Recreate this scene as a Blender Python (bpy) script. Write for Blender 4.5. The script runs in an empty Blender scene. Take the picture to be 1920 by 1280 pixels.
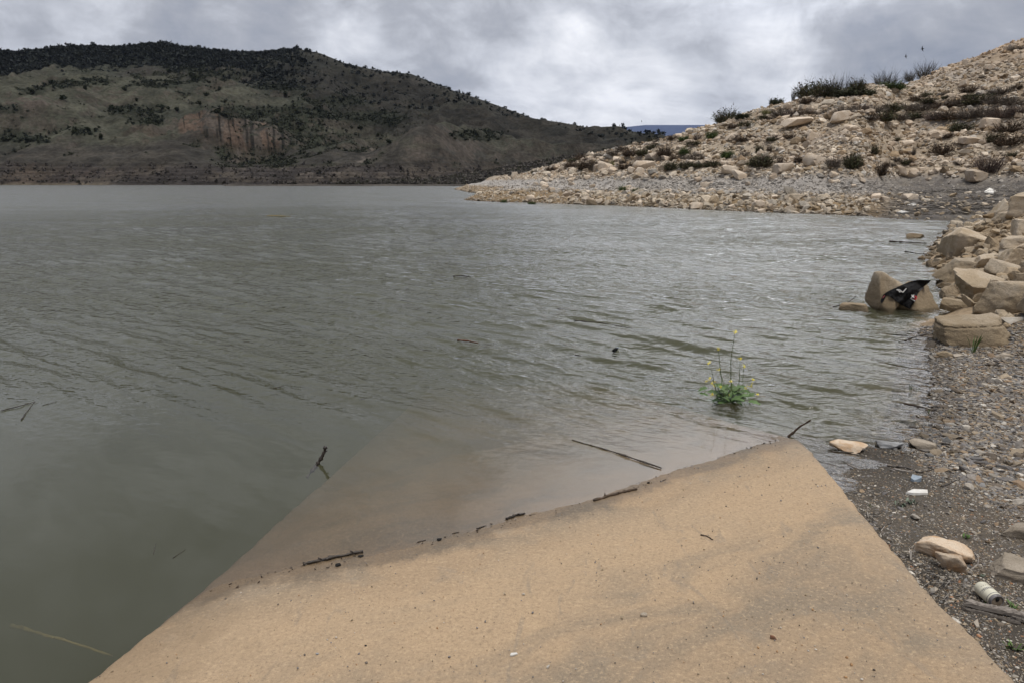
import bpy, bmesh, math, random
import numpy as np
from mathutils import Vector, Matrix, Quaternion
from mathutils.bvhtree import BVHTree

# ------------------------------------------------------------------ camera
scene = bpy.context.scene
COL = scene.collection
H = 1.9                        # eye height above the water (z = 0)
FPX = 1280.0                   # focal length in pixels of a 1920 wide frame (24 mm)
PITCH = math.atan((640 - 341.5) / FPX)
cp, sp = math.cos(PITCH), math.sin(PITCH)
cam = bpy.data.cameras.new('camera')
cam.sensor_width = 36.0
cam.lens = 24.0
cam.clip_start = 0.05
cam.clip_end = 60000
cam_o = bpy.data.objects.new('camera', cam)
COL.objects.link(cam_o)
cam_o.location = (0, 0, H)
cam_o.rotation_euler = (math.pi / 2 - PITCH, 0, 0)
scene.camera = cam_o

# ------------------------------------------------------------------ light
SUN_AZ, SUN_EL = 160.0, 72.0
scene.view_settings.view_transform = 'Standard'
scene.view_settings.look = 'None'
scene.view_settings.gamma = 1.0
scene.view_settings.exposure = 0.0
scene.cycles.use_denoising = True
scene.cycles.max_bounces = 8
scene.cycles.transparent_max_bounces = 24
scene.cycles.volume_bounces = 1
scene.cycles.caustics_reflective = False
scene.cycles.caustics_refractive = False

sl = bpy.data.lights.new('sun', 'SUN')
sl.energy = 2.7
sl.angle = math.radians(16)
sl.color = (1.0, 0.94, 0.85)
so = bpy.data.objects.new('sun', sl)
COL.objects.link(so)
_s = Vector((math.sin(math.radians(SUN_AZ)) * math.cos(math.radians(SUN_EL)),
             math.cos(math.radians(SUN_AZ)) * math.cos(math.radians(SUN_EL)), math.sin(math.radians(SUN_EL))))
so.rotation_euler = _s.to_track_quat('Z', 'Y').to_euler()


class G:
    """A little node-graph writer."""
    def __init__(self, nt):
        self.nt = nt

    def n(self, t, ins=None, **props):
        nd = self.nt.nodes.new(t)
        for k, v in props.items():
            setattr(nd, k, v)
        for k, v in (ins or {}).items():
            sk = nd.inputs[k]
            if isinstance(v, bpy.types.NodeSocket):
                self.nt.links.new(v, sk)
            else:
                if sk.type == 'RGBA' and len(v) == 3:
                    v = (*v, 1)
                sk.default_value = v
        return nd

    def math(self, op, a, b=0.0, c=0.0, clamp=False):
        nd = self.n('ShaderNodeMath', {0: a, 1: b, 2: c}, operation=op)
        nd.use_clamp = clamp
        return nd.outputs[0]

    def vmath(self, op, a, b=(0, 0, 0)):
        nd = self.n('ShaderNodeVectorMath', {0: a, 1: b}, operation=op)
        return nd.outputs['Value'] if op in ('DOT_PRODUCT', 'LENGTH', 'DISTANCE') else nd.outputs[0]

    def noise(self, vec, scale, detail=4, rough=0.55, dist=0.0):
        return self.n('ShaderNodeTexNoise', {'Vector': vec, 'Scale': scale, 'Detail': detail, 'Roughness': rough,
                                             'Distortion': dist}).outputs['Fac']

    def map(self, v, a, b, c=0.0, d=1.0, smooth=True):
        nd = self.n('ShaderNodeMapRange', {0: v, 1: a, 2: b, 3: c, 4: d})
        nd.interpolation_type = 'SMOOTHSTEP' if smooth else 'LINEAR'
        return nd.outputs[0]

    def mix(self, f, a, b, mode='MIX'):
        nd = self.n('ShaderNodeMix', data_type='RGBA', blend_type=mode)
        for i, v in ((0, f), (6, a), (7, b)):
            if isinstance(v, bpy.types.NodeSocket):
                self.nt.links.new(v, nd.inputs[i])
            else:
                nd.inputs[i].default_value = (*v, 1) if (i and len(v) == 3) else v
        return nd.outputs[2]

    def scale(self, vec, s):
        return self.vmath('MULTIPLY', vec, s)


world = bpy.data.worlds.new('World')
scene.world = world
world.use_nodes = True
wt = world.node_tree
wt.nodes.clear()
g = G(wt)
tc = g.n('ShaderNodeTexCoord').outputs['Generated']
d = g.vmath('NORMALIZE', tc)
xyz = g.n('ShaderNodeSeparateXYZ', {0: d})
zc = g.math('MAXIMUM', xyz.outputs['Z'], 0.0)
den = g.math('ADD', zc, 0.16)
uv = g.n('ShaderNodeCombineXYZ', {'X': g.math('DIVIDE', xyz.outputs['X'], den), 'Y': g.math('DIVIDE', xyz.outputs['Y'], den),
                                  'Z': 0.0}).outputs[0]
n1 = g.noise(g.vmath('ADD', uv, (3.1, 7.7, 0.0)), 0.75, 5, 0.55, 0.3)
n2 = g.noise(g.vmath('ADD', uv, (11.0, 2.0, 4.0)), 2.3, 7, 0.6, 0.5)
tilt = g.n('ShaderNodeVectorRotate', {'Vector': d, 'Angle': math.radians(-9), 'Axis': (0, 1, 0)}, rotation_type='AXIS_ANGLE').outputs[0]
n3 = g.noise(g.scale(tilt, (1.0, 1.0, 1.8)), 5.5, 9, 0.60, 0.5)
n4 = g.noise(g.scale(tilt, (1.0, 1.0, 1.5)), 14.0, 8, 0.62, 0.5)
cl = g.math('ADD', g.math('ADD', g.math('MULTIPLY', n1, 0.30), g.math('MULTIPLY', n2, 0.35)), g.math('ADD', g.math('MULTIPLY', n3, 0.85), g.math('MULTIPLY', n4, 0.42)))
cl = g.math('SUBTRACT', cl, 0.43)
away = g.map(xyz.outputs['Y'], 0.35, -0.5, 0.0, -0.22)
cl = g.math('ADD', cl, away)


def sdir(px, py):
    a, b = (px - 960) / FPX, (640 - py) / FPX
    return Vector((a, cp + b * sp, b * cp - sp)).normalized()


def lobe(v, w):
    """a soft patch of the cloud deck round direction v, w = angular radius in radians"""
    dt = g.vmath('DOT_PRODUCT', d, tuple(v))
    return g.map(dt, math.cos(w), 1.0)


for v, w, amt in ((sdir(1100, 180), 0.16, 0.24), (sdir(1330, 185), 0.17, 0.24), (sdir(1250, 0), 0.12, -0.14), (sdir(640, 45), 0.07, 0.13), (sdir(690, 135), 0.09, 0.07), (sdir(940, 190), 0.10, 0.10),
                  (sdir(790, 55), 0.15, -0.07), (sdir(1215, 215), 0.06, -0.12), (sdir(930, 60), 0.05, -0.08), (sdir(1800, 20), 0.20, -0.15), (sdir(480, 50), 0.16, -0.09),
                  (sdir(60, 30), 0.20, -0.02), (sdir(1430, 50), 0.13, -0.12), (sdir(1600, 120), 0.10, 0.05),
                  (Vector((0.30, 0.78, 0.56)).normalized(), 0.46, 0.45),
                  (Vector((-0.35, 0.75, 0.56)).normalized(), 0.5, 0.05)):
    cl = g.math('ADD', cl, g.math('MULTIPLY', lobe(v, w), amt))
ramp = g.n('ShaderNodeValToRGB', {0: cl})
cr = ramp.color_ramp
cr.elements[0].position, cr.elements[0].color = 0.20, (2.6, 2.75, 3.3, 1)
cr.elements[1].position, cr.elements[1].color = 0.90, (9.9, 10.0, 10.4, 1)
e = cr.elements.new(0.46)
e.color = (4.2, 4.35, 4.8, 1)
e = cr.elements.new(0.62)
e.color = (6.2, 6.4, 6.95, 1)
sky = g.n('ShaderNodeTexSky', sky_type='NISHITA')
sky.sun_disc = False
sky.sun_elevation = math.radians(SUN_EL)
sky.sun_rotation = math.radians(SUN_AZ)
cov = g.map(cl, 0.25, 0.45, 0.90, 0.97)
skycol = g.mix(cov, sky.outputs[0], ramp.outputs[0])
glow = g.math('ADD', g.math('MULTIPLY', lobe(Vector((0.30, 0.77, 0.57)).normalized(), 0.47), 1.5), g.math('ADD', 1.0, g.math('MULTIPLY', lobe(Vector((-0.05, 0.80, 0.60)).normalized(), 0.62), 0.12)))      # added brightness in the front sky, for more sheen on the water
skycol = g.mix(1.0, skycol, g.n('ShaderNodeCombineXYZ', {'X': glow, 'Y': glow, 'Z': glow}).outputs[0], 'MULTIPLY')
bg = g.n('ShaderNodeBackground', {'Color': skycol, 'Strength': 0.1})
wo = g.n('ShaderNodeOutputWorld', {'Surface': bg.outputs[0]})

# ------------------------------------------------------------------ numpy helpers
rng = np.random.default_rng(7)
random.seed(7)


def _h(ix, iy, iz, seed):
    x = (ix.astype(np.int64) * 374761393 + iy.astype(np.int64) * 668265263 + iz.astype(np.int64) * 2147483647 + seed * 1274126177) & 0xffffffff
    x = ((x ^ (x >> 13)) * 1274126177) & 0xffffffff
    x = ((x ^ (x >> 16)) * 2246822519) & 0xffffffff
    return ((x ^ (x >> 13)) & 0xffffff) / float(0xffffff)


def vn2(x, y, seed=0):
    x, y = np.broadcast_arrays(np.asarray(x, float), np.asarray(y, float))
    ix, iy = np.floor(x), np.floor(y)
    fx, fy = x - ix, y - iy
    fx, fy = fx * fx * fx * (fx * (fx * 6 - 15) + 10), fy * fy * fy * (fy * (fy * 6 - 15) + 10)
    ix, iy = ix.astype(np.int64), iy.astype(np.int64)
    z = np.zeros_like(ix)
    a, b, c, e_ = _h(ix, iy, z, seed), _h(ix + 1, iy, z, seed), _h(ix, iy + 1, z, seed), _h(ix + 1, iy + 1, z, seed)
    return ((a * (1 - fx) + b * fx) * (1 - fy) + (c * (1 - fx) + e_ * fx) * fy) * 2 - 1


def fbm2(x, y, octs=5, seed=0, gain=0.5):
    s, a, t = 0.0, 1.0, 0.0
    for i in range(octs):
        s = s + a * vn2(x * 2.03 ** i + 17.3 * i, y * 2.03 ** i - 9.1 * i, seed + i)
        t += a
        a *= gain
    return s / t


def ridged2(x, y, octs=5, seed=0, gain=0.5):
    s, a, t = 0.0, 1.0, 0.0
    for i in range(octs):
        s = s + a * (1 - np.abs(vn2(x * 2.07 ** i + 5.3 * i, y * 2.07 ** i + 3.1 * i, seed + i)) * 2)
        t += a
        a *= gain
    return s / t


def vn3(p, seed=0):
    i = np.floor(p)
    f = p - i
    f = f * f * f * (f * (f * 6 - 15) + 10)
    i = i.astype(np.int64)
    out = 0
    for dx in (0, 1):
        for dy in (0, 1):
            for dz in (0, 1):
                w = (f[:, 0] if dx else 1 - f[:, 0]) * (f[:, 1] if dy else 1 - f[:, 1]) * (f[:, 2] if dz else 1 - f[:, 2])
                out = out + w * _h(i[:, 0] + dx, i[:, 1] + dy, i[:, 2] + dz, seed)
    return out * 2 - 1


def fbm3(p, octs=4, seed=0, gain=0.5):
    s, a, t = 0.0, 1.0, 0.0
    for k in range(octs):
        s = s + a * vn3(p * 2.03 ** k + 13.7 * k, seed + k)
        t += a
        a *= gain
    return s / t


def sstep(a, b, x):
    t = np.clip((np.asarray(x, float) - a) / (b - a), 0, 1)
    return t * t * (3 - 2 * t)


# ------------------------------------------------------------------ pixel rays
def ray(px, py):
    a, b = (px - 960) / FPX, (640 - py) / FPX
    return np.array([a, cp + b * sp, b * cp - sp])


def onz(px, py, z=0.0):
    r = ray(px, py)
    return (np.array([0, 0, H]) + r * ((z - H) / r[2]))


def at_y(px, py, Y):
    r = ray(px, py)
    return np.array([0, 0, H]) + r * (Y / r[1])


# ------------------------------------------------------------------ mesh helpers
def mesh_np(name, V, F, attrs=None, smooth=False):
    """V (n,3), F (m,3 or 4) -> Mesh, with optional point colour attributes"""
    V = np.asarray(V, np.float32)
    F = np.asarray(F, np.int32)
    me = bpy.data.meshes.new(name)
    me.vertices.add(len(V))
    me.vertices.foreach_set('co', V.ravel())
    k = F.shape[1]
    me.loops.add(F.size)
    me.loops.foreach_set('vertex_index', F.ravel())
    me.polygons.add(len(F))
    me.polygons.foreach_set('loop_start', np.arange(0, F.size, k, dtype=np.int32))
    me.polygons.foreach_set('loop_total', np.full(len(F), k, np.int32))
    me.polygons.foreach_set('use_smooth', np.full(len(F), bool(smooth)))
    me.update(calc_edges=True)
    for an, ar in (attrs or {}).items():
        ar = np.asarray(ar, np.float32)
        if ar.shape[1] == 3:
            ar = np.hstack([ar, np.ones((len(ar), 1), np.float32)])
        at = me.color_attributes.new(an, 'FLOAT_COLOR', 'POINT')
        at.data.foreach_set('color', ar.ravel())
    return me


def link(name, me, mat=None, parent=None, loc=None):
    o = bpy.data.objects.new(name, me)
    COL.objects.link(o)
    if mat is not None and me is not None and len(me.materials) == 0:
        me.materials.append(mat)
    if parent is not None:
        o.parent = parent
    if loc is not None:
        o.location = loc
    return o


def tag(o, label=None, cat=None, group=None, kind=None):
    if label:
        o['label'] = label
    if cat:
        o['category'] = cat
    if group:
        o['group'] = group
    if kind:
        o['kind'] = kind
    return o


def empty(name, loc, label, cat, group=None):
    o = bpy.data.objects.new(name, None)
    COL.objects.link(o)
    o.location = tuple(loc)
    o.empty_display_size = 0.1
    return tag(o, label, cat, group)


def recentre(V):
    """vertices with their base centre at the origin, and that base"""
    c = (V.min(0) + V.max(0)) / 2
    c[2] = V[:, 2].min()
    return V - c, c


_ico = {}


def ico(level):
    if level not in _ico:
        bm = bmesh.new()
        bmesh.ops.create_icosphere(bm, subdivisions=level, radius=1.0)
        bm.verts.ensure_lookup_table()
        V = np.array([v.co[:] for v in bm.verts])
        F = np.array([[v.index for v in f.verts] for f in bm.faces])
        V /= np.linalg.norm(V, axis=1)[:, None]
        bm.free()
        _ico[level] = (V, F)
    return _ico[level]


def rock_shape(level, seed, boxy=0.8, cuts=6, rough=0.05, k=26, jit=0.18, lump=0.0):
    """an angular block inside about the unit box: planes cut a ball, then weathering"""
    r = np.random.default_rng(seed)
    Dv, F = ico(level)
    nrm = np.array([[1, 0, 0], [-1, 0, 0], [0, 1, 0], [0, -1, 0], [0, 0, 1], [0, 0, -1]], float) + r.normal(0, jit, (6, 3))
    dist = r.uniform(0.8, 1.0, 6) * boxy
    n2_ = r.normal(0, 1, (cuts, 3))
    nrm = np.vstack([nrm, n2_])
    nrm /= np.linalg.norm(nrm, axis=1)[:, None]
    dist = np.concatenate([dist, r.uniform(0.86, 1.12, cuts) * boxy * 1.12])
    s = (np.maximum(Dv @ nrm.T, 1e-4) / dist) ** k
    rad = s.sum(1) ** (-1.0 / k)
    V = Dv * rad[:, None]
    if lump > 0:
        V = V * (1 + lump * fbm3(V * 1.15 + seed * 0.9, 2, seed % 89))[:, None]
    if rough > 0:
        disp = fbm3(V * 2.2 + seed * 1.7, 6, seed % 97, 0.62)
        V = V * (1 + rough * disp)[:, None]
    return V, F


def rotz(V, a):
    c, s = math.cos(a), math.sin(a)
    return V @ np.array([[c, s, 0], [-s, c, 0], [0, 0, 1]])


def rotx(V, a):
    c, s = math.cos(a), math.sin(a)
    return V @ np.array([[1, 0, 0], [0, c, s], [0, -s, c]])


def roty(V, a):
    c, s = math.cos(a), math.sin(a)
    return V @ np.array([[c, 0, -s], [0, 1, 0], [s, 0, c]])


def rand_rot(n, r, tilt=0.5):
    """n rotation matrices: any heading, tilt of about the given std"""
    a = r.uniform(0, 2 * math.pi, n)
    b, c = r.normal(0, tilt, n), r.normal(0, tilt, n)
    Z = np.zeros((n, 3, 3))
    ca, sa, cb, sb, cc, sc_ = np.cos(a), np.sin(a), np.cos(b), np.sin(b), np.cos(c), np.sin(c)
    Rz = Z.copy(); Rz[:, 0, 0] = ca; Rz[:, 0, 1] = -sa; Rz[:, 1, 0] = sa; Rz[:, 1, 1] = ca; Rz[:, 2, 2] = 1
    Rx = Z.copy(); Rx[:, 0, 0] = 1; Rx[:, 1, 1] = cb; Rx[:, 1, 2] = -sb; Rx[:, 2, 1] = sb; Rx[:, 2, 2] = cb
    Ry = Z.copy(); Ry[:, 1, 1] = 1; Ry[:, 0, 0] = cc; Ry[:, 0, 2] = sc_; Ry[:, 2, 0] = -sc_; Ry[:, 2, 2] = cc
    return Rx @ Ry @ Rz


def scatter(protos, P, S, R, colr, r):
    """merge copies of prototype shapes: P positions, S (n,3) sizes, R rotations, colr (n,3)"""
    Vs, Fs, Cs, off = [], [], [], 0
    which = r.integers(0, len(protos), len(P))
    for q, (V0, F0) in enumerate(protos):
        idx = np.nonzero(which == q)[0]
        if not len(idx):
            continue
        V = V0[None] * S[idx][:, None, :]
        V = np.einsum('nij,nkj->nki', R[idx], V) + P[idx][:, None, :]
        Fq = F0[None] + (np.arange(len(idx)) * len(V0))[:, None, None] + off
        Vs.append(V.reshape(-1, 3)); Fs.append(Fq.reshape(-1, F0.shape[1]))
        Cs.append(np.repeat(colr[idx], len(V0), axis=0))
        off += len(idx) * len(V0)
    return np.vstack(Vs), np.vstack(Fs), np.vstack(Cs)


def tube(pts, rads, sides=8, caps=True, wob=0.0, seed=0):
    """a tapering tube along points -> V, F (triangles)"""
    P = np.asarray(pts, float)
    rr = np.broadcast_to(np.asarray(rads, float), (len(P),))
    r = np.random.default_rng(seed)
    V, F = [], []
    T = np.gradient(P, axis=0)
    T /= np.linalg.norm(T, axis=1)[:, None] + 1e-9
    up = np.array([0, 0, 1.0]) if abs(T[0][2]) < 0.9 else np.array([1.0, 0, 0])
    for i in range(len(P)):
        a = np.cross(T[i], up); a /= np.linalg.norm(a) + 1e-9
        b = np.cross(a, T[i])
        for j in range(sides):
            th = 2 * math.pi * j / sides
            q = rr[i] * (1 + (r.normal(0, wob) if wob else 0))
            V.append(P[i] + q * (math.cos(th) * a + math.sin(th) * b))
    for i in range(len(P) - 1):
        for j in range(sides):
            a0, a1 = i * sides + j, i * sides + (j + 1) % sides
            F += [(a0, a1, a1 + sides), (a0, a1 + sides, a0 + sides)]
    if caps:
        for st, flip in ((0, True), ((len(P) - 1) * sides, False)):
            V.append(P[0] if st == 0 else P[-1])
            c = len(V) - 1
            for j in range(sides):
                a0, a1 = st + j, st + (j + 1) % sides
                F.append((a1, a0, c) if flip else (a0, a1, c))
    return np.array(V), np.array(F)


def join(parts):
    Vs, Fs, off = [], [], 0
    for V, F in parts:
        Vs.append(V); Fs.append(np.asarray(F) + off); off += len(V)
    return np.vstack(Vs), np.vstack(Fs)


def smooth_path(pts, n=24, seed=0, wob=0.0):
    P = np.asarray(pts, float)
    t = np.concatenate([[0], np.cumsum(np.linalg.norm(np.diff(P, axis=0), axis=1))])
    u = np.linspace(0, t[-1], n)
    Q = np.stack([np.interp(u, t, P[:, i]) for i in range(3)], 1)
    for _ in range(2):
        Q[1:-1] = (Q[:-2] + 2 * Q[1:-1] + Q[2:]) / 4
    if wob:
        for i in range(3):
            Q[:, i] += wob * (0.4 if i == 2 else 1.0) * fbm2(u * 6 / t[-1], np.full(n, 3.3 + i + seed), 3, seed)
    return Q


# ------------------------------------------------------------------ materials
def new_mat(name):
    m = bpy.data.materials.new(name)
    m.use_nodes = True
    m.node_tree.nodes.clear()
    return m, G(m.node_tree)


def finish(gg, col, rough=0.9, height=None, bdist=0.02, bstr=0.6, spec=0.3, **extra):
    ins = {'Base Color': col, 'Roughness': rough, 'Specular IOR Level': spec}
    if height is not None:
        ins['Normal'] = gg.n('ShaderNodeBump', {'Height': height, 'Distance': bdist, 'Strength': bstr}).outputs[0]
    ins.update(extra)
    b = gg.n('ShaderNodeBsdfPrincipled', ins)
    gg.n('ShaderNodeOutputMaterial', {'Surface': b.outputs[0]})


def mat_attr(name, attr='col', nscale=(6.0, 40.0), var=(0.75, 1.25), bscale=30.0, bdist=0.02, rough=0.92, spec=0.25, detail=6):
    """colour from a point attribute, mottled by world-space noise, with bump"""
    m, gg = new_mat(name)
    c = gg.n('ShaderNodeAttribute', attribute_name=attr).outputs['Color']
    pos = gg.n('ShaderNodeNewGeometry').outputs['Position']
    a = gg.noise(pos, nscale[0], detail, 0.6)
    b = gg.noise(pos, nscale[1], detail, 0.65)
    f = gg.math('MULTIPLY', gg.map(a, 0.3, 0.7, var[0], var[1]), gg.map(b, 0.3, 0.7, var[0], var[1]))
    comb = gg.n('ShaderNodeCombineXYZ', {'X': f, 'Y': f, 'Z': f}).outputs[0]
    col = gg.mix(1.0, c, comb, 'MULTIPLY')
    hb = gg.noise(pos, bscale, 8, 0.65)
    finish(gg, col, rough, hb, bdist, 0.8, spec)
    return m


def mat_rock(name, pale, tan, dark, scale=3.0, bdist=0.03, mud=None):
    """weathered limestone: pale faces, ochre staining, dark specks; object-random tone"""
    m, gg = new_mat(name)
    pos = gg.n('ShaderNodeNewGeometry').outputs['Position']
    info = gg.n('ShaderNodeObjectInfo').outputs['Random']
    off = gg.n('ShaderNodeCombineXYZ', {'X': gg.math('MULTIPLY', info, 31.0), 'Y': 0.0, 'Z': gg.math('MULTIPLY', info, 17.0)}).outputs[0]
    p = gg.vmath('ADD', pos, off)
    a = gg.noise(p, scale, 7, 0.6, 0.6)
    b = gg.noise(p, scale * 6, 8, 0.7, 0.2)
    c = gg.noise(p, scale * 28, 5, 0.7)
    col = gg.mix(gg.map(a, 0.38, 0.64), pale, tan)
    col = gg.mix(gg.map(b, 0.55, 0.78, 0.0, 0.75), col, dark)
    tone = gg.map(info, 0.0, 1.0, 0.78, 1.18, False)
    tone = gg.math('MULTIPLY', tone, gg.map(c, 0.3, 0.7, 0.82, 1.16))
    col = gg.mix(1.0, col, gg.n('ShaderNodeCombineXYZ', {'X': tone, 'Y': tone, 'Z': tone}).outputs[0], 'MULTIPLY')
    if mud is not None:      # a band of dried mud that the lake left up to a ragged level
        zz = gg.n('ShaderNodeSeparateXYZ', {0: pos}).outputs['Z']
        lvl = gg.math('ADD', zz, gg.math('MULTIPLY', gg.noise(p, 5.0, 4, 0.6), -0.35))
        col = gg.mix(gg.map(lvl, mud[0], mud[1], 0.85, 0.0), col, mud[2])
        wet = gg.map(gg.math('ADD', zz, gg.math('MULTIPLY', c, 0.03)), 0.02, 0.07, 0.55, 1.0)
        col = gg.mix(1.0, col, gg.n('ShaderNodeCombineXYZ', {'X': wet, 'Y': wet, 'Z': wet}).outputs[0], 'MULTIPLY')
    hgt = gg.math('ADD', gg.math('MULTIPLY', b, 0.6), gg.math('MULTIPLY', c, 0.35))
    finish(gg, col, 0.88, hgt, bdist, 0.8, 0.25)
    return m


def mat_plain(name, a, b, scale=20.0, rough=0.8, bdist=0.0, stretch=(1, 1, 1), spec=0.3, var=0.25, coord='Object'):
    m, gg = new_mat(name)
    p = gg.scale(gg.n('ShaderNodeTexCoord').outputs[coord], stretch)
    nz = gg.noise(p, scale, 6, 0.6)
    info = gg.n('ShaderNodeObjectInfo').outputs['Random']
    col = gg.mix(gg.map(nz, 0.3, 0.7), a, b)
    tone = gg.map(info, 0.0, 1.0, 1 - var, 1 + var, False)
    col = gg.mix(1.0, col, gg.n('ShaderNodeCombineXYZ', {'X': tone, 'Y': tone, 'Z': tone}).outputs[0], 'MULTIPLY')
    finish(gg, col, rough, nz if bdist else None, bdist or 0.01, 0.7, spec)
    return m


M = {}
M['terrain'] = mat_attr('terrain', nscale=(1.3, 9.0), var=(0.8, 1.2), bscale=14.0, bdist=0.05)
M['rubble'] = mat_attr('rubble', nscale=(5.0, 30.0), var=(0.8, 1.2), bscale=18.0, bdist=0.05)
M['pebble'] = mat_attr('pebble', nscale=(40.0, 200.0), var=(0.85, 1.15), bscale=200.0, bdist=0.003, rough=0.7)
M['twig'] = mat_attr('twig', nscale=(8.0, 60.0), var=(0.8, 1.2), bscale=80.0, bdist=0.005)
M['brush'] = mat_attr('brush', nscale=(1.0, 8.0), var=(0.75, 1.25), bscale=40.0, bdist=0.0)
M['limestone'] = mat_rock('limestone', (.54, .46, .36), (.42, .335, .235), (.17, .13, .09), 2.6, 0.07, (-0.05, 0.50, (.29, .225, .145)))
M['hill_stone'] = mat_rock('hill_stone', (.58, .50, .41), (.46, .37, .28), (.18, .14, .10), 1.0, 0.05)
M['orange_stone'] = mat_rock('orange_stone', (.58, .48, .37), (.42, .26, .14), (.26, .19, .13), 9.0, 0.01)
M['grey_stone'] = mat_rock('grey_stone', (.36, .31, .25), (.26, .22, .17), (.12, .10, .08), 6.0, 0.012)
M['white_stone'] = mat_rock('white_stone', (.50, .47, .42), (.36, .31, .25), (.20, .17, .13), 6.0, 0.008)
M['slate_stone'] = mat_rock('slate_stone', (.34, .35, .36), (.22, .22, .22), (.13, .12, .11), 8.0, 0.008)
M['wet_stick'] = mat_plain('wet_stick', (.018, .014, .011), (.05, .038, .028), 30, 0.55, 0.003, (1, 1, 1), 0.5)
M['brown_stick'] = mat_plain('brown_stick', (.09, .06, .04), (.03, .022, .016), 30, 0.6, 0.003)
M['bleached'] = mat_plain('bleached', (.36, .33, .30), (.16, .14, .125), 25, 0.85, 0.004, (1, 1, 1))
M['plank'] = mat_plain('plank', (.30, .27, .24), (.11, .095, .085), 14, 0.9, 0.004, (1.0, 14.0, 14.0))
M['straw'] = mat_plain('straw', (.36, .30, .12), (.22, .17, .07), 30, 0.8, 0.001)
M['reddish'] = mat_plain('reddish', (.20, .09, .05), (.10, .06, .04), 30, 0.8, 0.002)
M['stem'] = mat_plain('stem', (.13, .17, .06), (.09, .11, .05), 30, 0.7)
M['leaf'] = mat_plain('leaf', (.07, .13, .035), (.11, .17, .07), 25, 0.55, 0.001)
M['petal'] = mat_plain('petal', (.78, .66, .05), (.70, .62, .10), 60, 0.6)
M['weed'] = mat_plain('weed', (.07, .14, .03), (.12, .19, .06), 30, 0.6)
M['grey_weed'] = mat_plain('grey_weed', (.13, .17, .13), (.17, .20, .15), 30, 0.7)
M['cloth'] = mat_plain('cloth', (.010, .010, .011), (.016, .016, .018), 60, 0.8, 0.001, var=0.0, spec=0.2)
M['white_print'] = mat_plain('white_print', (.78, .78, .78), (.70, .70, .70), 60, 0.7, var=0.0)
M['grey_print'] = mat_plain('grey_print', (.22, .22, .23), (.06, .06, .07), 160, 0.7, var=0.0)
M['red_print'] = mat_plain('red_print', (.42, .03, .04), (.36, .02, .03), 60, 0.7, var=0.0)
M['pink_print'] = mat_plain('pink_print', (.62, .22, .24), (.50, .12, .14), 60, 0.7, var=0.0)
M['can_paint'] = mat_plain('can_paint', (.66, .64, .52), (.52, .49, .38), 25, 0.45, 0.0004, spec=0.5, var=0.0)
M['can_metal'] = mat_plain('can_metal', (.20, .19, .20), (.12, .11, .11), 40, 0.4, 0.0004, spec=0.6, var=0.0)
M['can_lid'] = mat_plain('can_lid', (.25, .20, .15), (.14, .11, .08), 40, 0.5, 0.0004, var=0.0)
M['black'] = mat_plain('black', (.008, .008, .008), (.012, .012, .012), 30, 0.8, var=0.0)
M['white_plastic'] = mat_plain('white_plastic', (.62, .61, .58), (.50, .48, .44), 30, 0.6, 0.0005)
M['blue_plastic'] = mat_plain('blue_plastic', (.30, .36, .42), (.20, .24, .29), 30, 0.5, 0.0005)
M['bird'] = mat_plain('bird', (.02, .02, .022), (.03, .03, .03), 30, 0.8)

# ------------------------------------------------------------------ the ramp plane
W = np.array([onz(*q)[:2] for q in [(360, 1120), (450, 1088), (570, 1060), (690, 1040), (820, 1009), (900, 990), (1000, 963), (1110, 937), (1200, 906), (1280, 876),
                                    (1350, 856), (1420, 834), (1480, 818)]])
RU = np.array([0.87267, 0.48830])
RN = np.array([-0.48830, 0.87267])
_wu, _wn = W @ RU, W @ RN
GRAD = 0.09


def ramp_z(x, y):
    u, nn = x * RU[0] + y * RU[1], x * RN[0] + y * RN[1]
    u0 = np.clip(u, _wu[0], _wu[-1])
    w = np.interp(u0, _wu, _wn)
    wl = 3.216 + 0 * u
    k = sstep(1.6, 0.0, np.abs(nn - w))
    return GRAD * ((w * k + wl * (1 - k)) - nn)


def on_ramp(px, py):
    r = ray(px, py)
    t = H / -r[2]
    for _ in range(30):
        q = r * t
        t = (ramp_z(q[0], q[1]) - H) / r[2]
    q = r * t
    return np.array([q[0], q[1], H + q[2]])


RE = np.array([on_ramp(*q) for q in [(1905, 1270), (1830, 1187), (1750, 1110), (1690, 1040), (1620, 960), (1560, 885), (1520, 840), (1500, 822)]])
LE = np.array([on_ramp(*q) for q in [(150, 1280), (240, 1210), (340, 1130), (400, 1080), (470, 1020), (540, 955), (600, 905)]])


def ramp_xr(y):
    ys = np.concatenate([[-2.5], RE[:, 1], [5.25, 6.0, 7.2]])
    xs = np.concatenate([[RE[0, 0] - 0.10 * (RE[0, 1] + 2.5)], RE[:, 0], [1.95, 1.55, 0.9]])
    return np.interp(y, ys, xs)


def ramp_xl(y):
    ys = np.concatenate([[-2.5], LE[:, 1], [7.2]])
    xs = np.concatenate([[LE[0, 0] - 0.16 * (LE[0, 1] + 2.5)], LE[:, 0], [LE[-1, 0] + 0.13 * (7.2 - LE[-1, 1])]])
    return np.interp(y, ys, xs)


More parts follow.
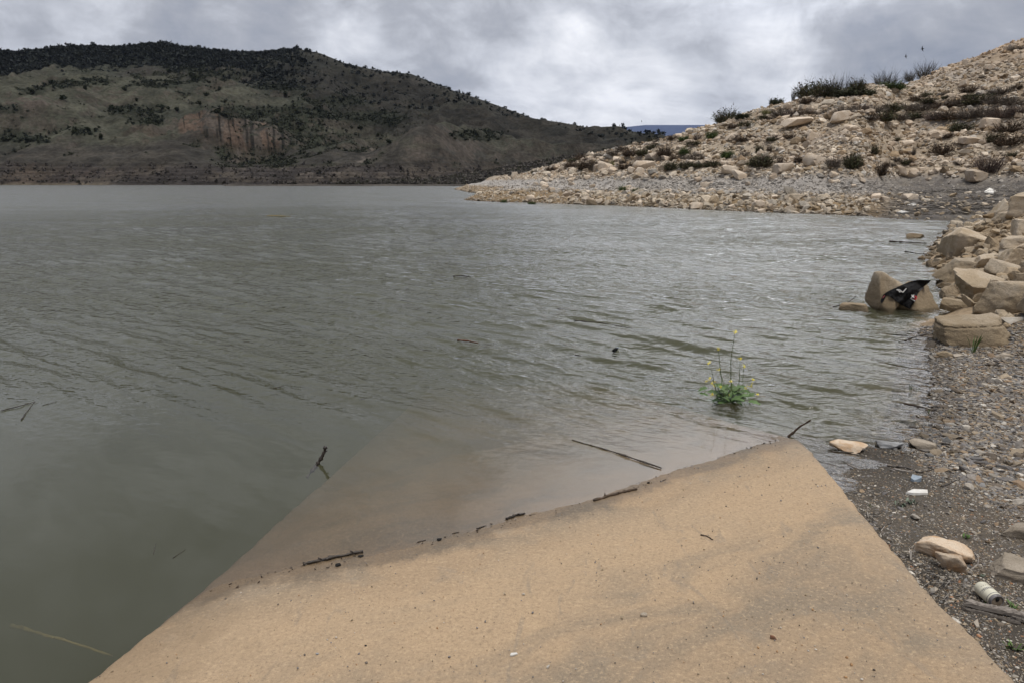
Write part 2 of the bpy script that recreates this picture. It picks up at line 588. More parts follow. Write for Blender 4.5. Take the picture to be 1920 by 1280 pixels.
# ------------------------------------------------------------------ the lake shore
shore_px = [(1512, 832), (1545, 842), (1580, 846), (1630, 842), (1685, 838), (1725, 824), (1747, 795), (1758, 755), (1754, 700), (1748, 655), (1735, 622),
            (1738, 600), (1772, 590), (1790, 570), (1782, 545), (1762, 512), (1745, 492), (1750, 468), (1768, 446), (1788, 428), (1800, 418),
            (1770, 415), (1700, 412), (1600, 405), (1530, 401), (1400, 397), (1280, 391), (1150, 386), (1060, 383), (1000, 380.5), (930, 379), (890, 377),
            (868, 375.5), (900, 372.5), (962, 370), (925, 366), (880, 361.5), (848, 355), (870, 352.2), (960, 350.6)]
shore = [(-1.25, -60.0), (-1.0, -3.0), (0.35, 1.5), (1.3, 3.6)] + [tuple(onz(*q)[:2]) for q in shore_px] + [(90, 330), (320, 420), (420, 100), (300, -60)]
SH = np.array(shore)


def sdf(x, y):
    x, y = np.asarray(x, float).ravel(), np.asarray(y, float).ravel()
    dmin = np.full(x.shape, 1e9)
    ins = np.zeros(x.shape, bool)
    n = len(SH)
    for i in range(n):
        ax, ay = SH[i]
        bx, by = SH[(i + 1) % n]
        ex, ey = bx - ax, by - ay
        t = np.clip(((x - ax) * ex + (y - ay) * ey) / (ex * ex + ey * ey), 0, 1)
        dmin = np.minimum(dmin, (x - ax - t * ex) ** 2 + (y - ay - t * ey) ** 2)
        if by != ay:
            c = ((ay > y) != (by > y)) & (x < ex * (y - ay) / ey + ax)
            ins ^= c
    return np.where(ins, 1, -1) * np.sqrt(dmin)


def theta_px(px, py=341.5):
    r = ray(px, py)
    return math.atan2(r[0], r[1])


crest_px = [(846, 352), (950, 333), (1060, 302), (1180, 272), (1280, 248), (1360, 229), (1480, 193), (1560, 176), (1660, 160), (1740, 143), (1765, 128), (1850, 96), (1920, 70), (2100, 20), (2500, -40)]
crest_th = np.array([theta_px(*q) for q in crest_px])
crest_el = np.array([ray(*q)[2] / math.hypot(*ray(*q)[:2]) for q in crest_px]) - 0.0015
hc = np.full(len(crest_px), 8.0)


def hill_height(x, y, dd, cap):
    """height above the water of the rubble hill across the bay"""
    th = np.arctan2(x, y)
    wash = sstep(theta_px(1590), theta_px(1700), th) * sstep(theta_px(2300), theta_px(1960), th)
    lin = np.where(dd < 0, 0.16 * dd, 0.34 * dd)
    w1 = np.where(dd < 0, 0.12 * dd, np.where(dd < 17, 0.115 * dd, 1.955 + 0.36 * (dd - 17)))
    low = sstep(theta_px(900), theta_px(1250), th)
    h = lin * (0.75 + 0.25 * low) * (1 - wash) + w1 * wash
    # old shorelines: flat treads and short steep risers
    per = 2.3
    ph = h / per + 0.18 * fbm2(x * 0.05, y * 0.05, 3, 5)
    ter = h + 0.98 * per / (2 * math.pi) * np.sin(2 * math.pi * ph)
    h = np.where(dd > 0, h + (ter - h) * sstep(0.8, 2.5, h), h)
    kk = 0.12 * cap + 0.15
    return np.where(h > -1, -kk * np.log(np.exp(np.clip(-(h) / kk, -60, 60)) + np.exp(np.clip(-(cap) / kk, -60, 60))), h)


def ground(x, y, fine=True):
    shp = np.shape(x)
    x, y = np.asarray(x, float).ravel(), np.asarray(y, float).ravel()
    dd = sdf(x, y)
    r = np.hypot(x, y)
    th = np.arctan2(x, y)
    wiggle = 0.25 * fbm2(x * 0.9, y * 0.9, 3, 11) * sstep(5.5, 9, r) + 0.9 * fbm2(x * 0.25, y * 0.25, 3, 12) * sstep(30, 60, r)
    dd = dd + wiggle * sstep(0.1, 1.0, np.abs(dd))
    cap = np.interp(th, crest_th, hc)
    far = hill_height(x, y, dd, cap)
    beach = np.where(dd < 0, 0.20 * dd, 0.055 * dd + 0.02 * np.maximum(dd - 1.5, 0))
    bank = np.where(dd < 0, 0.45 * dd, np.minimum(0.62 * dd, 1.6 + 0.25 * dd))
    wb = sstep(8.6, 12.5, r)
    wf = sstep(25.0, 34.0, r)
    near = beach * (1 - wb) + bank * wb
    h = near * (1 - wf) + far * wf
    # drop beside and beyond the ramp
    deep = sstep(1.1, 0.0, x - (ramp_xl(y) - 0.05)) * (r < 20)
    h = np.where((dd < 0) & (x < 1.6), np.minimum(h, -0.75 - 0.05 * r), h)
    if fine:
        land = sstep(-0.3, 0.4, dd)
        h = h + (0.012 * fbm2(x * 5, y * 5, 4, 21) + 0.02 * fbm2(x * 1.3, y * 1.3, 3, 22)) * land * (1 - wb)
        h = h + 0.16 * fbm2(x * 1.1, y * 1.1, 4, 23) * wb * (1 - wf) * land
        h = h + (0.30 * fbm2(x * 0.35, y * 0.35, 4, 24) + 0.10 * fbm2(x * 1.8, y * 1.8, 3, 25)) * wf * land
    inside = (x > ramp_xl(y) - 0.02) & (x < ramp_xr(y) + 0.0) & (y < 7.3) & (y > -2.6)
    h = np.where(inside, np.minimum(h, ramp_z(x, y) - 0.16), h)
    edge = sstep(0.55, 0.0, np.abs(x - ramp_xr(y) - 0.02)) * ((y < 5.2) & (y > -3))
    h = np.where(edge > 0, np.minimum(h, h * (1 - edge) + (np.minimum(h, ramp_z(x, y) - 0.07)) * edge), h)
    return h.reshape(shp)


# fit the crest heights so that the skyline stands where it does in the photograph
for _it in range(14):
    for i, th_ in enumerate(crest_th):
        rr_ = np.linspace(30, 190, 220)
        X, Y = rr_ * math.sin(th_), rr_ * math.cos(th_)
        el = ((ground(X, Y, False) - H) / rr_).max()
        hc[i] = max(0.5, hc[i] * (1 + 0.8 * np.clip((crest_el[i] - el) / max(abs(crest_el[i]) + 0.02, 0.04), -0.5, 0.5)))


def gz(x, y, water=True):
    h = ground(x, y)
    ins_ = (x > ramp_xl(y)) & (x < ramp_xr(y)) & (y < 7.2) & (y > -2.5)
    h = np.where(ins_, np.maximum(h, ramp_z(x, y)), h)
    return np.maximum(h, 0.0) if water else h


def hit(px, py, water=True, far=260):
    """where the line of sight through a pixel meets the ground (or the water)"""
    r = ray(px, py)
    hl = math.hypot(r[0], r[1])
    lo, hi, n_ = 1.0, far, 260
    for _k in range(3):
        t = np.geomspace(lo, hi, n_) / hl
        z = H + r[2] * t
        b = z < gz(r[0] * t, r[1] * t, water)
        if not b.any():
            i = n_ - 1
            break
        i = int(np.argmax(b))
        lo, hi, n_ = t[max(i - 1, 0)] * hl, t[i] * hl + 1e-6, 24
    q = r * t[i]
    return np.array([q[0], q[1], H + q[2]])

# ------------------------------------------------------------------ SETTING: shore terrain (one sheet on a polar grid)
def polar_grid(th0, th1, nth, r0, r1, nr):
    th = np.linspace(th0, th1, nth)
    r = np.geomspace(r0, r1, nr)
    T, R = np.meshgrid(th, r)
    return R * np.sin(T), R * np.cos(T), T, R


def grid_faces(nr, nth, keep=None):
    i = np.arange(nr * nth).reshape(nr, nth)
    F = np.stack([i[:-1, :-1], i[:-1, 1:], i[1:, 1:], i[1:, :-1]], -1).reshape(-1, 4)[:, ::-1]
    if keep is not None:
        k = keep.ravel()
        F = F[k[F].any(1)]
    return F


def compact(V, F, *arrs):
    used = np.zeros(len(V), bool)
    used[F.ravel()] = True
    idx = np.cumsum(used) - 1
    return (V[used], idx[F]) + tuple(a[used] for a in arrs)


def mixc(a, b, w):
    w = np.asarray(w)[..., None]
    return np.asarray(a) * (1 - w) + np.asarray(b) * w


def ground_colour(x, y, z, dd):
    """bare-earth colours by what lies there: mud, shingle, rubble dust, drift line, wash"""
    r, th = np.hypot(x, y), np.arctan2(x, y)
    n1_, n2_ = fbm2(x * 1.2, y * 1.2, 5, 41), fbm2(x * 0.12, y * 0.12, 4, 42)
    n3_ = fbm2(x * 6, y * 6, 4, 43)
    c = np.zeros(x.shape + (3,)) + np.array([.115, .094, .07])
    gravel = sstep(2.65, 3.15, x + 0.30 * n1_) * sstep(3.3, 4.2, y + 0.3 * n1_)
    mud = mixc((.088, .076, .062), (.12, .092, .066), sstep(-0.2, 0.5, n1_))
    near = mixc(mud, mixc((.20, .165, .125), (.15, .135, .115), sstep(-.3, .4, n3_)), gravel)
    wet = sstep(0.45, 0.05, dd) * sstep(-0.2, 0.05, dd)
    near = near * (1 - 0.35 * wet)[..., None]
    bank = mixc((.30, .225, .145), (.21, .155, .095), sstep(-.3, .4, n1_))
    low = sstep(8.6, 11.0, r)
    c = mixc(near, bank, low)
    hill = mixc((.36, .30, .23), (.26, .205, .15), sstep(-.3, .35, n1_ + n2_))
    hill = mixc(hill, (.40, .375, .35), 0.55 * sstep(0.1, 0.6, n2_))
    hill = mixc(hill, (.40, .28, .175), 0.6 * sstep(13, 22, z))
    lowb = sstep(1.25, 0.9, z + 0.25 * n1_)
    hill = mixc(hill, (.215, .155, .09), lowb)
    drift = sstep(0.95, 1.3, z + 0.2 * n1_) * sstep(2.5, 2.1, z + 0.3 * n1_) * sstep(26, 34, r)
    hill = mixc(hill, (.33, .315, .30), drift * 0.85)
    wash = sstep(theta_px(1600), theta_px(1720), th + 0.02 * n1_) * sstep(2.6, 1.7, z + 0.35 * n1_)
    hill = mixc(hill, mixc((.105, .095, .088), (.165, .145, .12), sstep(-.25, .4, n3_ + 0.5 * n1_)), wash)
    hill = hill * (1 - 0.35 * sstep(0.30, 0.05, z))[..., None]
    c = mixc(c, hill, sstep(24, 31, r))
    return mixc(c, (.13, .115, .075), sstep(-0.02, -0.15, z))


X, Y, T, R = polar_grid(math.radians(-68), math.radians(74), 860, 1.1, 300, 800)
Z = ground(X, Y)
DD = sdf(X, Y).reshape(X.shape)
keep = Z > -1.6
V = np.stack([X, Y, Z], -1).reshape(-1, 3)
C = ground_colour(X, Y, Z, DD).reshape(-1, 3)
V, F, C = compact(V, grid_faces(*X.shape, keep), C)
tag(link('shore_ground', mesh_np('shore_ground', V, F, {'terrain': C}, True), M['terrain']), kind='structure')
# the attribute is read as 'col' by the shared node tree
for k_ in ('terrain', 'rubble', 'pebble', 'twig', 'brush'):
    for nd in M[k_].node_tree.nodes:
        if nd.type == 'ATTRIBUTE':
            nd.attribute_name = k_ if k_ != 'terrain' else 'terrain'

# lake bed, far below the murky surface
bm = bmesh.new()
bmesh.ops.create_grid(bm, x_segments=8, y_segments=8, size=2500)
me = bpy.data.meshes.new('lake_bed')
bm.to_mesh(me); bm.free()
m, gg = new_mat('lake_bed')
finish(gg, (.09, .085, .06), 0.95)
tag(link('lake_bed', me, m, loc=(0, 1500, -4.0)), kind='structure')

# ------------------------------------------------------------------ SETTING: water, a body of murky water with a rippled surface
m, gg = new_mat('water')
pos = gg.n('ShaderNodeNewGeometry').outputs['Position']
sx = gg.n('ShaderNodeSeparateXYZ', {0: pos})
flat = gg.n('ShaderNodeCombineXYZ', {'X': sx.outputs['X'], 'Y': sx.outputs['Y'], 'Z': 0.0}).outputs[0]
warp = gg.vmath('SUBTRACT', gg.n('ShaderNodeTexNoise', {'Vector': flat, 'Scale': 0.22, 'Detail': 2.0}).outputs['Color'], (.5, .5, .5))
wp = gg.vmath('ADD', flat, gg.scale(warp, (1.1, 1.1, 0.0)))


def ripple(bearing, lam, aspect, detail=2.0):
    """crests of length lam*aspect, travelling along the bearing"""
    b = math.radians(bearing)
    u = gg.vmath('DOT_PRODUCT', wp, (math.sin(b) / lam, math.cos(b) / lam, 0.0))
    v = gg.vmath('DOT_PRODUCT', wp, (math.cos(b) / (lam * aspect), -math.sin(b) / (lam * aspect), 0.0))
    c = gg.n('ShaderNodeCombineXYZ', {'X': u, 'Y': v, 'Z': lam * 7.0}).outputs[0]
    return gg.math('SUBTRACT', gg.noise(c, 1.0, detail, 0.45), 0.5)


gust = gg.map(gg.noise(gg.scale(flat, (0.10, 0.25, 1.0)), 1.0, 3, 0.55), 0.32, 0.66, 0.45, 1.25)
dist = gg.vmath('DISTANCE', flat, (-2.6, 1.2, 0.0))
calm = gg.math('MULTIPLY', gg.map(dist, 3.3, 6.6, 0.08, 1.0), gg.map(dist, 5.0, 14.0, 1.0, 1.7))
lee = gg.map(gg.vmath('DOT_PRODUCT', flat, (RN[0], RN[1], 0.0)), 3.15, 4.5, 0.12, 1.0)
right = gg.map(sx.outputs['X'], 1.6, 2.4, 0.0, 1.0)
lee = gg.math('MAXIMUM', lee, right)
amp = gg.math('MULTIPLY', gg.math('MULTIPLY', calm, gust), lee)
hgt = gg.math('MULTIPLY', ripple(38, 0.13, 3.0, 1.5), 0.032)
hgt = gg.math('ADD', hgt, gg.math('MULTIPLY', ripple(20, 0.055, 2.0, 2.0), 0.020))
hgt = gg.math('MULTIPLY', hgt, amp)
nrm = gg.n('ShaderNodeBump', {'Height': hgt, 'Distance': 1.0, 'Strength': 1.0}).outputs[0]
fr = gg.n('ShaderNodeFresnel', {'IOR': 1.33, 'Normal': nrm}).outputs[0]
tr = gg.n('ShaderNodeBsdfTransparent').outputs[0]
rgh = gg.map(gg.vmath('DISTANCE', flat, (0.6, 3.0, 0.0)), 5.0, 60.0, 0.05, 0.19, False)
gl = gg.n('ShaderNodeBsdfGlossy', {'Roughness': rgh, 'Normal': nrm, 'Color': (1, 1, 1)}).outputs[0]
mx = gg.n('ShaderNodeMixShader', {0: fr, 1: tr, 2: gl}).outputs[0]
ab = gg.n('ShaderNodeVolumeAbsorption', {'Color': (.565, .565, .43), 'Density': 3.6}).outputs[0]
sc = gg.n('ShaderNodeVolumeScatter', {'Color': (.80, .84, .62), 'Density': 0.74, 'Anisotropy': 0.0}).outputs[0]
vol = gg.n('ShaderNodeAddShader', {0: ab, 1: sc}).outputs[0]
gg.n('ShaderNodeOutputMaterial', {'Surface': mx, 'Volume': vol})
m.cycles.homogeneous_volume = True if hasattr(m.cycles, 'homogeneous_volume') else None
tw = np.concatenate([np.linspace(-1.75, -0.83, 60)[:-1], np.linspace(-0.83, 0.83, 1150), np.linspace(0.83, 1.75, 60)[1:]])
rw = np.concatenate([np.linspace(0.25, 1.8, 12)[:-1], np.geomspace(1.8, 70, 1400)[:-1], np.geomspace(70, 2400, 120)])
TW, RW = np.meshgrid(tw, rw)
XW, YW = RW * np.sin(TW), RW * np.cos(TW)
ZW = np.zeros_like(XW)
wr = np.random.default_rng(31)
SPACE = RW * 0.0027
NWAVE = 64
for lam_, b_, ph_, gw in zip(np.exp(wr.uniform(math.log(0.13), math.log(0.70), NWAVE)), np.radians(wr.normal(41, 9, NWAVE)), wr.uniform(0, 6.28, NWAVE), wr.uniform(.6, 1.4, NWAVE)):
    kx, ky = math.sin(b_) * 2 * math.pi / lam_, math.cos(b_) * 2 * math.pi / lam_
    ZW += sstep(1.6, 3.5, lam_ / SPACE) * (gw * 0.165 * math.sqrt(2 / NWAVE) * lam_ / (2 * math.pi)) * np.sin(kx * XW + ky * YW + ph_ + 1.6 * vn2(XW * .30, YW * .30, 3))
dist_ = np.hypot(XW + 2.6, YW - 1.2)
calm_ = 0.06 + 0.94 * sstep(3.2, 7.0, dist_)
nl_ = XW * RN[0] + YW * RN[1]
lee_ = np.maximum(0.10 + 0.90 * sstep(3.2, 4.8, nl_), sstep(1.7, 2.5, XW))
gust_ = 0.75 + 0.5 * (0.5 + 0.5 * fbm2(XW * 0.12, YW * 0.2, 3, 37))
ZW *= calm_ * lee_ * gust_
ZW[0] = 0
nw, mw = XW.shape
V = [np.stack([XW, YW, ZW], -1).reshape(-1, 3)]
iw = np.arange(nw * mw).reshape(nw, mw)
F = [np.stack([iw[:-1, :-1], iw[1:, :-1], iw[1:, 1:], iw[:-1, 1:]], -1).reshape(-1, 4)[:, ::-1]]
loop_ = np.concatenate([iw[0, :], iw[1:, -1], iw[-1, -2::-1], iw[-2:0:-1, 0]])
low_ = V[0][loop_].copy()
low_[:, 2] = -3.0
o_ = nw * mw
V.append(low_)
nl = len(loop_)
lo_ = np.arange(nl) + o_
F.append(np.stack([loop_, np.roll(loop_, -1), np.roll(lo_, -1), lo_], -1)[:, ::-1])
c_ = o_ + nl      # the underside, as a fan of flat quads
V.append(np.array([[0, 40.0, -3.0]]))
k_ = np.arange(0, nl - 1, 2)
F.append(np.stack([lo_[k_], lo_[k_ + 1], lo_[(k_ + 2) % nl], np.full(len(k_), c_)], -1)[:, ::-1])
if nl % 2:
    F.append(np.array([[lo_[-1], lo_[0], c_, c_]])[:, ::-1][:, 1:][:, [0, 1, 2, 2]]) if False else None
    F = [f_ for f_ in F if f_ is not None]
V, F = np.vstack(V), np.vstack(F)
water = tag(link('water', mesh_np('water', V, F, None, True), m), kind='structure')

# ------------------------------------------------------------------ SETTING: the concrete ramp
ny, nx = 620, 300
ys = np.linspace(-2.5, 7.2, ny)
us = np.linspace(0, 1, nx)
YY, UU = np.meshgrid(ys, us, indexing='ij')
jag = 0.012 * fbm2(ys * 13, ys * 0 + 2.2, 4, 61) + 0.012 * fbm2(ys * 2, ys * 0 + 5.2, 2, 62)
xl, xr = ramp_xl(ys) + jag, ramp_xr(ys) + 0.014 * fbm2(ys * 12, ys * 0 + 8.2, 5, 63)
XX = xl[:, None] * (1 - UU) + xr[:, None] * UU
ZZ = ramp_z(XX, YY) + 0.004 * fbm2(XX * 1.5, YY * 1.5, 4, 64) + 0.0018 * fbm2(XX * 22, YY * 22, 3, 65)
ed = np.minimum(XX - xl[:, None], xr[:, None] - XX)
ZZ -= 0.03 * np.exp(-ed / 0.018)
top = np.stack([XX, YY, ZZ], -1)
i = np.arange(ny * nx).reshape(ny, nx)
F = [np.stack([i[:-1, :-1], i[:-1, 1:], i[1:, 1:], i[1:, :-1]], -1).reshape(-1, 4)]
V = [top.reshape(-1, 3)]
off = ny * nx
for col in (0, nx - 1):      # the slab's sides
    s_ = top[:, col].copy()
    s_[:, 2] -= 0.75
    s_[:, 0] += -0.03 if col == 0 else 0.01
    V.append(s_)
    a = i[:, col]
    b = np.arange(ny) + off
    q = np.stack([a[:-1], a[1:], b[1:], b[:-1]], -1)
    F.append(q if col == 0 else q[:, ::-1])
    off += ny
m, gg = new_mat('ramp')
pos = gg.n('ShaderNodeNewGeometry').outputs['Position']
sp_ = gg.n('ShaderNodeSeparateXYZ', {0: pos})
al = gg.vmath('DOT_PRODUCT', pos, (RU[0], RU[1], 0))
ac = gg.vmath('DOT_PRODUCT', pos, (RN[0], RN[1], 0))
st = gg.n('ShaderNodeCombineXYZ', {'X': gg.math('MULTIPLY', al, 0.9), 'Y': gg.math('MULTIPLY', ac, 1.7), 'Z': 0.0}).outputs[0]
w1 = gg.noise(st, 1.6, 6, 0.6, 0.8)
w2 = gg.noise(pos, 4.5, 7, 0.65, 0.4)
w3 = gg.noise(pos, 60.0, 5, 0.75)
w4 = gg.noise(pos, 210.0, 3, 0.8)
w5 = gg.noise(pos, 1.1, 4, 0.55)
col = gg.mix(gg.map(w1, 0.38, 0.66), (.385, .280, .180), (.262, .212, .155))
col = gg.mix(gg.map(w2, 0.54, 0.76, 0.0, 0.7), col, (.275, .235, .185))
col = gg.mix(gg.map(w5, 0.52, 0.70, 0.0, 0.6), col, (.285, .222, .158))
xrn = gg.map(gg.math('SUBTRACT', sp_.outputs['X'], gg.math('MULTIPLY', sp_.outputs['Y'], 0.11)), 1.25, 1.65, 0.0, 0.55)
col = gg.mix(gg.math('MULTIPLY', xrn, gg.map(w2, 0.3, 0.6, 0.5, 1.0)), col, (.31, .258, .20))
band_ = gg.math('MULTIPLY', gg.map(gg.math('ADD', sp_.outputs['Z'], gg.math('MULTIPLY', gg.math('SUBTRACT', w1, 0.5), 0.10)), 0.02, 0.05), gg.map(gg.math('ADD', sp_.outputs['Z'], gg.math('MULTIPLY', gg.math('SUBTRACT', w1, 0.5), 0.16)), 0.15, 0.06))
col = gg.mix(gg.math('MULTIPLY', band_, 0.7), col, (.47, .342, .218))
scar = gg.noise(gg.scale(pos, (3.0, 0.9, 1.0)), 2.2, 4, 0.6, 1.5)
col = gg.mix(gg.map(scar, 0.60, 0.68, 0.0, 0.45), col, (.25, .21, .165))
col = gg.mix(gg.map(w3, 0.51, 0.68, 0.0, 0.55), col, (.20, .15, .10))
col = gg.mix(gg.map(w3, 0.48, 0.34, 0.0, 0.6), col, (.56, .42, .27))
col = gg.mix(gg.map(w4, 0.55, 0.68, 0.0, 0.75), col, (.14, .11, .08))
col = gg.mix(gg.map(w4, 0.40, 0.26, 0.0, 0.5), col, (.60, .48, .34))
# silt film in the corner by the deep side and the wet fringe at the water's edge
silt = gg.map(gg.math('ADD', gg.math('SUBTRACT', sp_.outputs['X'], gg.math('MULTIPLY', sp_.outputs['Y'], 0.13)), gg.math('MULTIPLY', gg.math('SUBTRACT', w2, 0.5), 0.9)), -1.35, -1.85, 0.0, 0.5)
col = gg.mix(silt, col, (.22, .16, .10))
wz = gg.math('ADD', sp_.outputs['Z'], gg.math('MULTIPLY', gg.math('SUBTRACT', w2, 0.5), 0.035))
wet = gg.map(wz, 0.002, 0.022, 1.0, 0.0)
wv = gg.map(wet, 0.0, 1.0, 1.0, 0.56)
col = gg.mix(1.0, col, gg.n('ShaderNodeCombineXYZ', {'X': wv, 'Y': wv, 'Z': wv}).outputs[0], 'MULTIPLY')
hb = gg.math('ADD', gg.math('MULTIPLY', w3, 0.8), gg.math('MULTIPLY', w4, 0.5))
finish(gg, col, gg.map(wet, 0.0, 1.0, 0.93, 0.5), hb, 0.006, 0.9, 0.25)
tag(link('ramp', mesh_np('ramp', np.vstack(V), np.vstack(F), None, True), m), kind='structure')


# ------------------------------------------------------------------ SETTING: the hills across the lake
def crest_table(px):
    th = np.array([theta_px(*q) for q in px])
    el = np.array([ray(*q)[2] / math.hypot(*ray(*q)[:2]) for q in px])
    return th, el


ridge_px = [(-500, 60), (-200, 80), (0, 96), (45, 99), (130, 87), (215, 90), (300, 82), (340, 89), (470, 101), (560, 92), (600, 100), (650, 120), (720, 135),
            (770, 139), (850, 170), (930, 197), (1000, 222), (1080, 239), (1150, 247), (1215, 264), (1300, 290), (1420, 320)]
rth, rel = crest_table(ridge_px)
rR = np.interp(rth, [rth[0], theta_px(600), theta_px(1000), theta_px(1215), rth[-1]], [1150, 1020, 900, 760, 700])
TH, RR_ = np.meshgrid(np.linspace(rth[0], rth[-1], 900), np.linspace(0, 1, 520) ** 1.15)
foot = 432 / np.cos(TH)
rad = np.interp(TH, rth, rR)
tt = RR_ * 1.35
rr = foot - 12 + (rad - foot + 12) * tt
X, Y = rr * np.sin(TH), rr * np.cos(TH)
hr = np.interp(TH, rth, rel) * rad + H
prof = np.where(tt < 1, np.clip(tt, 0, None) ** 0.92, 1 - 0.5 * (tt - 1))
base = (hr + 3) * prof - 3
warpx, warpy = 40 * fbm2(X / 160, Y / 160, 3, 71), 40 * fbm2(X / 160, Y / 160, 3, 72)
rg = ridged2((X + warpx) / 150, (Y + warpy) / 210, 6, 73, 0.52)
fb = fbm2(X / 45, Y / 45, 6, 74)
room = np.clip(tt, 0, 1) * (1 - sstep(0.78, 1.0, tt)) ** 1.0
amp_ = sstep(0.02, 0.25, tt) * (1 - sstep(0.80, 1.0, tt))
Z = base + amp_ * (27 * rg - 11) + 5.0 * fb * sstep(0.0, 0.1, tt) * (1 - 0.8 * sstep(0.85, 1.0, tt))


def knoll(Z, px, py, Yd, rx, ry, hgt_, steep, seed):
    """a rocky spur in front of the slope: gentle behind, a broken cliff toward the water"""
    q = at_y(px, py, Yd)
    ux, uy = (X - q[0]) / rx, (Y - q[1]) / ry
    uy = np.where(uy < 0, uy * steep, uy)
    nn_ = fbm2(X / 26, Y / 26, 5, seed)
    k = sstep(1.0, 0.12, np.sqrt(ux ** 2 + uy ** 2) + 0.22 * nn_)
    return Z + hgt_ * k, k


Z, k1 = knoll(Z, 440, 300, 545, 66, 90, 24, 2.3, 81)
Z, k2 = knoll(Z, 800, 320, 500, 42, 60, 12, 1.6, 82)
Z, k3 = knoll(Z, 60, 300, 560, 60, 80, 14, 1.8, 83)
_k, k4 = knoll(Z, 575, 92, 940, 80, 120, 5, 1.0, 84)
# low-water benches along the shore
b_ = Z / 3.2
Z = np.where((Z > 0) & (Z < 22), Z + 0.8 * 3.2 / (2 * math.pi) * np.sin(2 * math.pi * (b_ + 0.2 * fbm2(X / 60, Y / 60, 3, 86))) * sstep(22, 12, Z), Z)
gx, gy = np.gradient(Z, axis=1), np.gradient(Z, axis=0)
slope = np.sqrt((gx / (rr * (TH[0, 1] - TH[0, 0]))) ** 2 + (gy / np.maximum(np.gradient(rr, axis=0), 0.1)) ** 2)
n1_ = fbm2(X / 70, Y / 70, 5, 91)
n2_ = fbm2(X / 12, Y / 12, 5, 92)
n3_ = ridged2(X / 30, Y / 30, 4, 93)
conv = fbm2((X + warpx) / 150 * 1.0, (Y + warpy) / 210, 1, 73) * 0 + rg
grass = mixc((.042, .044, .035), (.064, .065, .050), sstep(-.1, .5, conv + 0.3 * n2_))
soil = mixc((.040, .038, .034), (.056, .051, .044), sstep(-.3, .4, n2_))
scrub = np.array([.024, .028, .019])
c = mixc(soil, grass, sstep(-.25, .25, n1_ + 0.4 * conv - 0.1 + 0.45 * sstep(0.12, 0.32, tt) - 0.9 * sstep(0.22, 0.05, tt) - 0.5 * sstep(theta_px(560), theta_px(800), TH)))
c = mixc(c, scrub, 0.85 * sstep(0.0, 0.40, -conv * 0.8 + 0.75 * n2_ + 0.1))  # scrub tint in the gullies, strengthened to paint in gully shading
rocky = np.maximum(0.55 * sstep(0.85, 1.2, slope + 0.35 * n2_ + 0.25 * n1_), 0.95 * sstep(0.2, 0.5, np.maximum(k1, .6 * k3)) * sstep(0.45, 0.7, slope + 0.2 * n2_))
strk = fbm2(TH * 260, Z * 0.035, 4, 97) - 0.5 * (1 - sstep(0.1, 0.4, k1))
rockc = mixc(mixc((.085, .072, .062), (.10, .073, .057), sstep(.05, .4, fbm2(TH * 90, Z * 0.05, 4, 98)) * sstep(0.1, 0.4, k1)), (.022, .02, .018), sstep(0.05, 0.35, strk))
c = mixc(c, rockc, rocky)
red = sstep(0.32, 0.55, n1_ + 0.5 * n2_ - 0.1) * sstep(0.35, 0.1, tt)
c = mixc(c, (.10, .062, .045), 0.35 * red)
lowz = sstep(15, 9, Z + 4 * n2_)
lc = mixc(mixc((.046, .041, .039), (.078, .067, .057), sstep(-.2, .45, n2_ + 0.7 * n3_)), (.10, .062, .044), 0.5 * sstep(.1, .5, n1_))
strat = 0.5 + 0.5 * np.sin(Z * 2.6 + 4 * n1_ + 2 * n2_)
c = mixc(c, lc, 0.9 * lowz)
c = c * (1 - 0.28 * (sstep(0.45, 0.9, strat) * lowz))[..., None]
scree = sstep(0.35, 0.6, fbm2(X / 22, Y / 50, 4, 95)) * sstep(-0.05, 0.25, n2_)
c = mixc(c, (.15, .13, .115), 0.6 * scree * sstep(0.5, 0.2, tt))
c = mixc(c, (.145, .125, .095), 0.8 * sstep(1.6, 0.5, Z) * sstep(-.4, .2, n1_))
dark = sstep(0.74, 0.84, tt + 0.10 * n1_ + 0.04 * n2_) * sstep(theta_px(660), theta_px(420), TH + 0.03 * n1_)
dark = np.maximum(dark, 0.85 * sstep(0.45, 0.66, tt + 0.12 * n1_ + 0.25 * sstep(theta_px(520), theta_px(800), TH)) * sstep(theta_px(420), theta_px(560), TH))
c = mixc(c, mixc(mixc((.017, .021, .021), (.026, .029, .026), sstep(-.2, .4, n2_)), mixc((.024, .024, .022), (.034, .032, .028), sstep(-.3, .4, n2_)), sstep(theta_px(480), theta_px(640), TH)), 0.93 * dark)
_f = Y * cp - (Z - H) * sp
PXH, PYH = 960 + FPX * X / _f, 640 - FPX * ((Z - H) * cp + Y * sp) / _f


def belt(lst, seed):
    w = 0
    for px, py, rx, ry in lst:
        w = np.maximum(w, sstep(1.15, 0.5, np.hypot((PXH - px) / rx, (PYH - py) / ry) + 0.55 * fbm2(X / 14, Y / 14, 4, seed)))
    return w


belts = belt([(300, 158, 62, 9), (240, 206, 40, 10), (270, 226, 36, 13), (160, 248, 34, 11), (185, 154, 42, 8), (455, 212, 62, 12), (590, 215, 52, 12), (700, 222, 75, 16), (20, 206, 34, 10), (20, 255, 36, 14),
              (70, 262, 26, 10), (560, 238, 36, 9), (350, 128, 40, 9), (120, 160, 50, 8), (640, 190, 60, 12), (890, 255, 60, 10), (520, 165, 50, 7), (60, 170, 40, 10), (420, 140, 60, 10)], 121)
turf = belt([(265, 190, 80, 9), (330, 186, 45, 7), (430, 172, 70, 9), (480, 192, 90, 8), (300, 146, 50, 6), (170, 232, 45, 8), (230, 262, 40, 16), (330, 200, 50, 7), (640, 245, 60, 7), (720, 262, 50, 12), (790, 275, 40, 7), (120, 205, 60, 9)], 122)
c = mixc(c, (.074, .073, .056), 0.55 * turf * (1 - 0.7 * rocky))
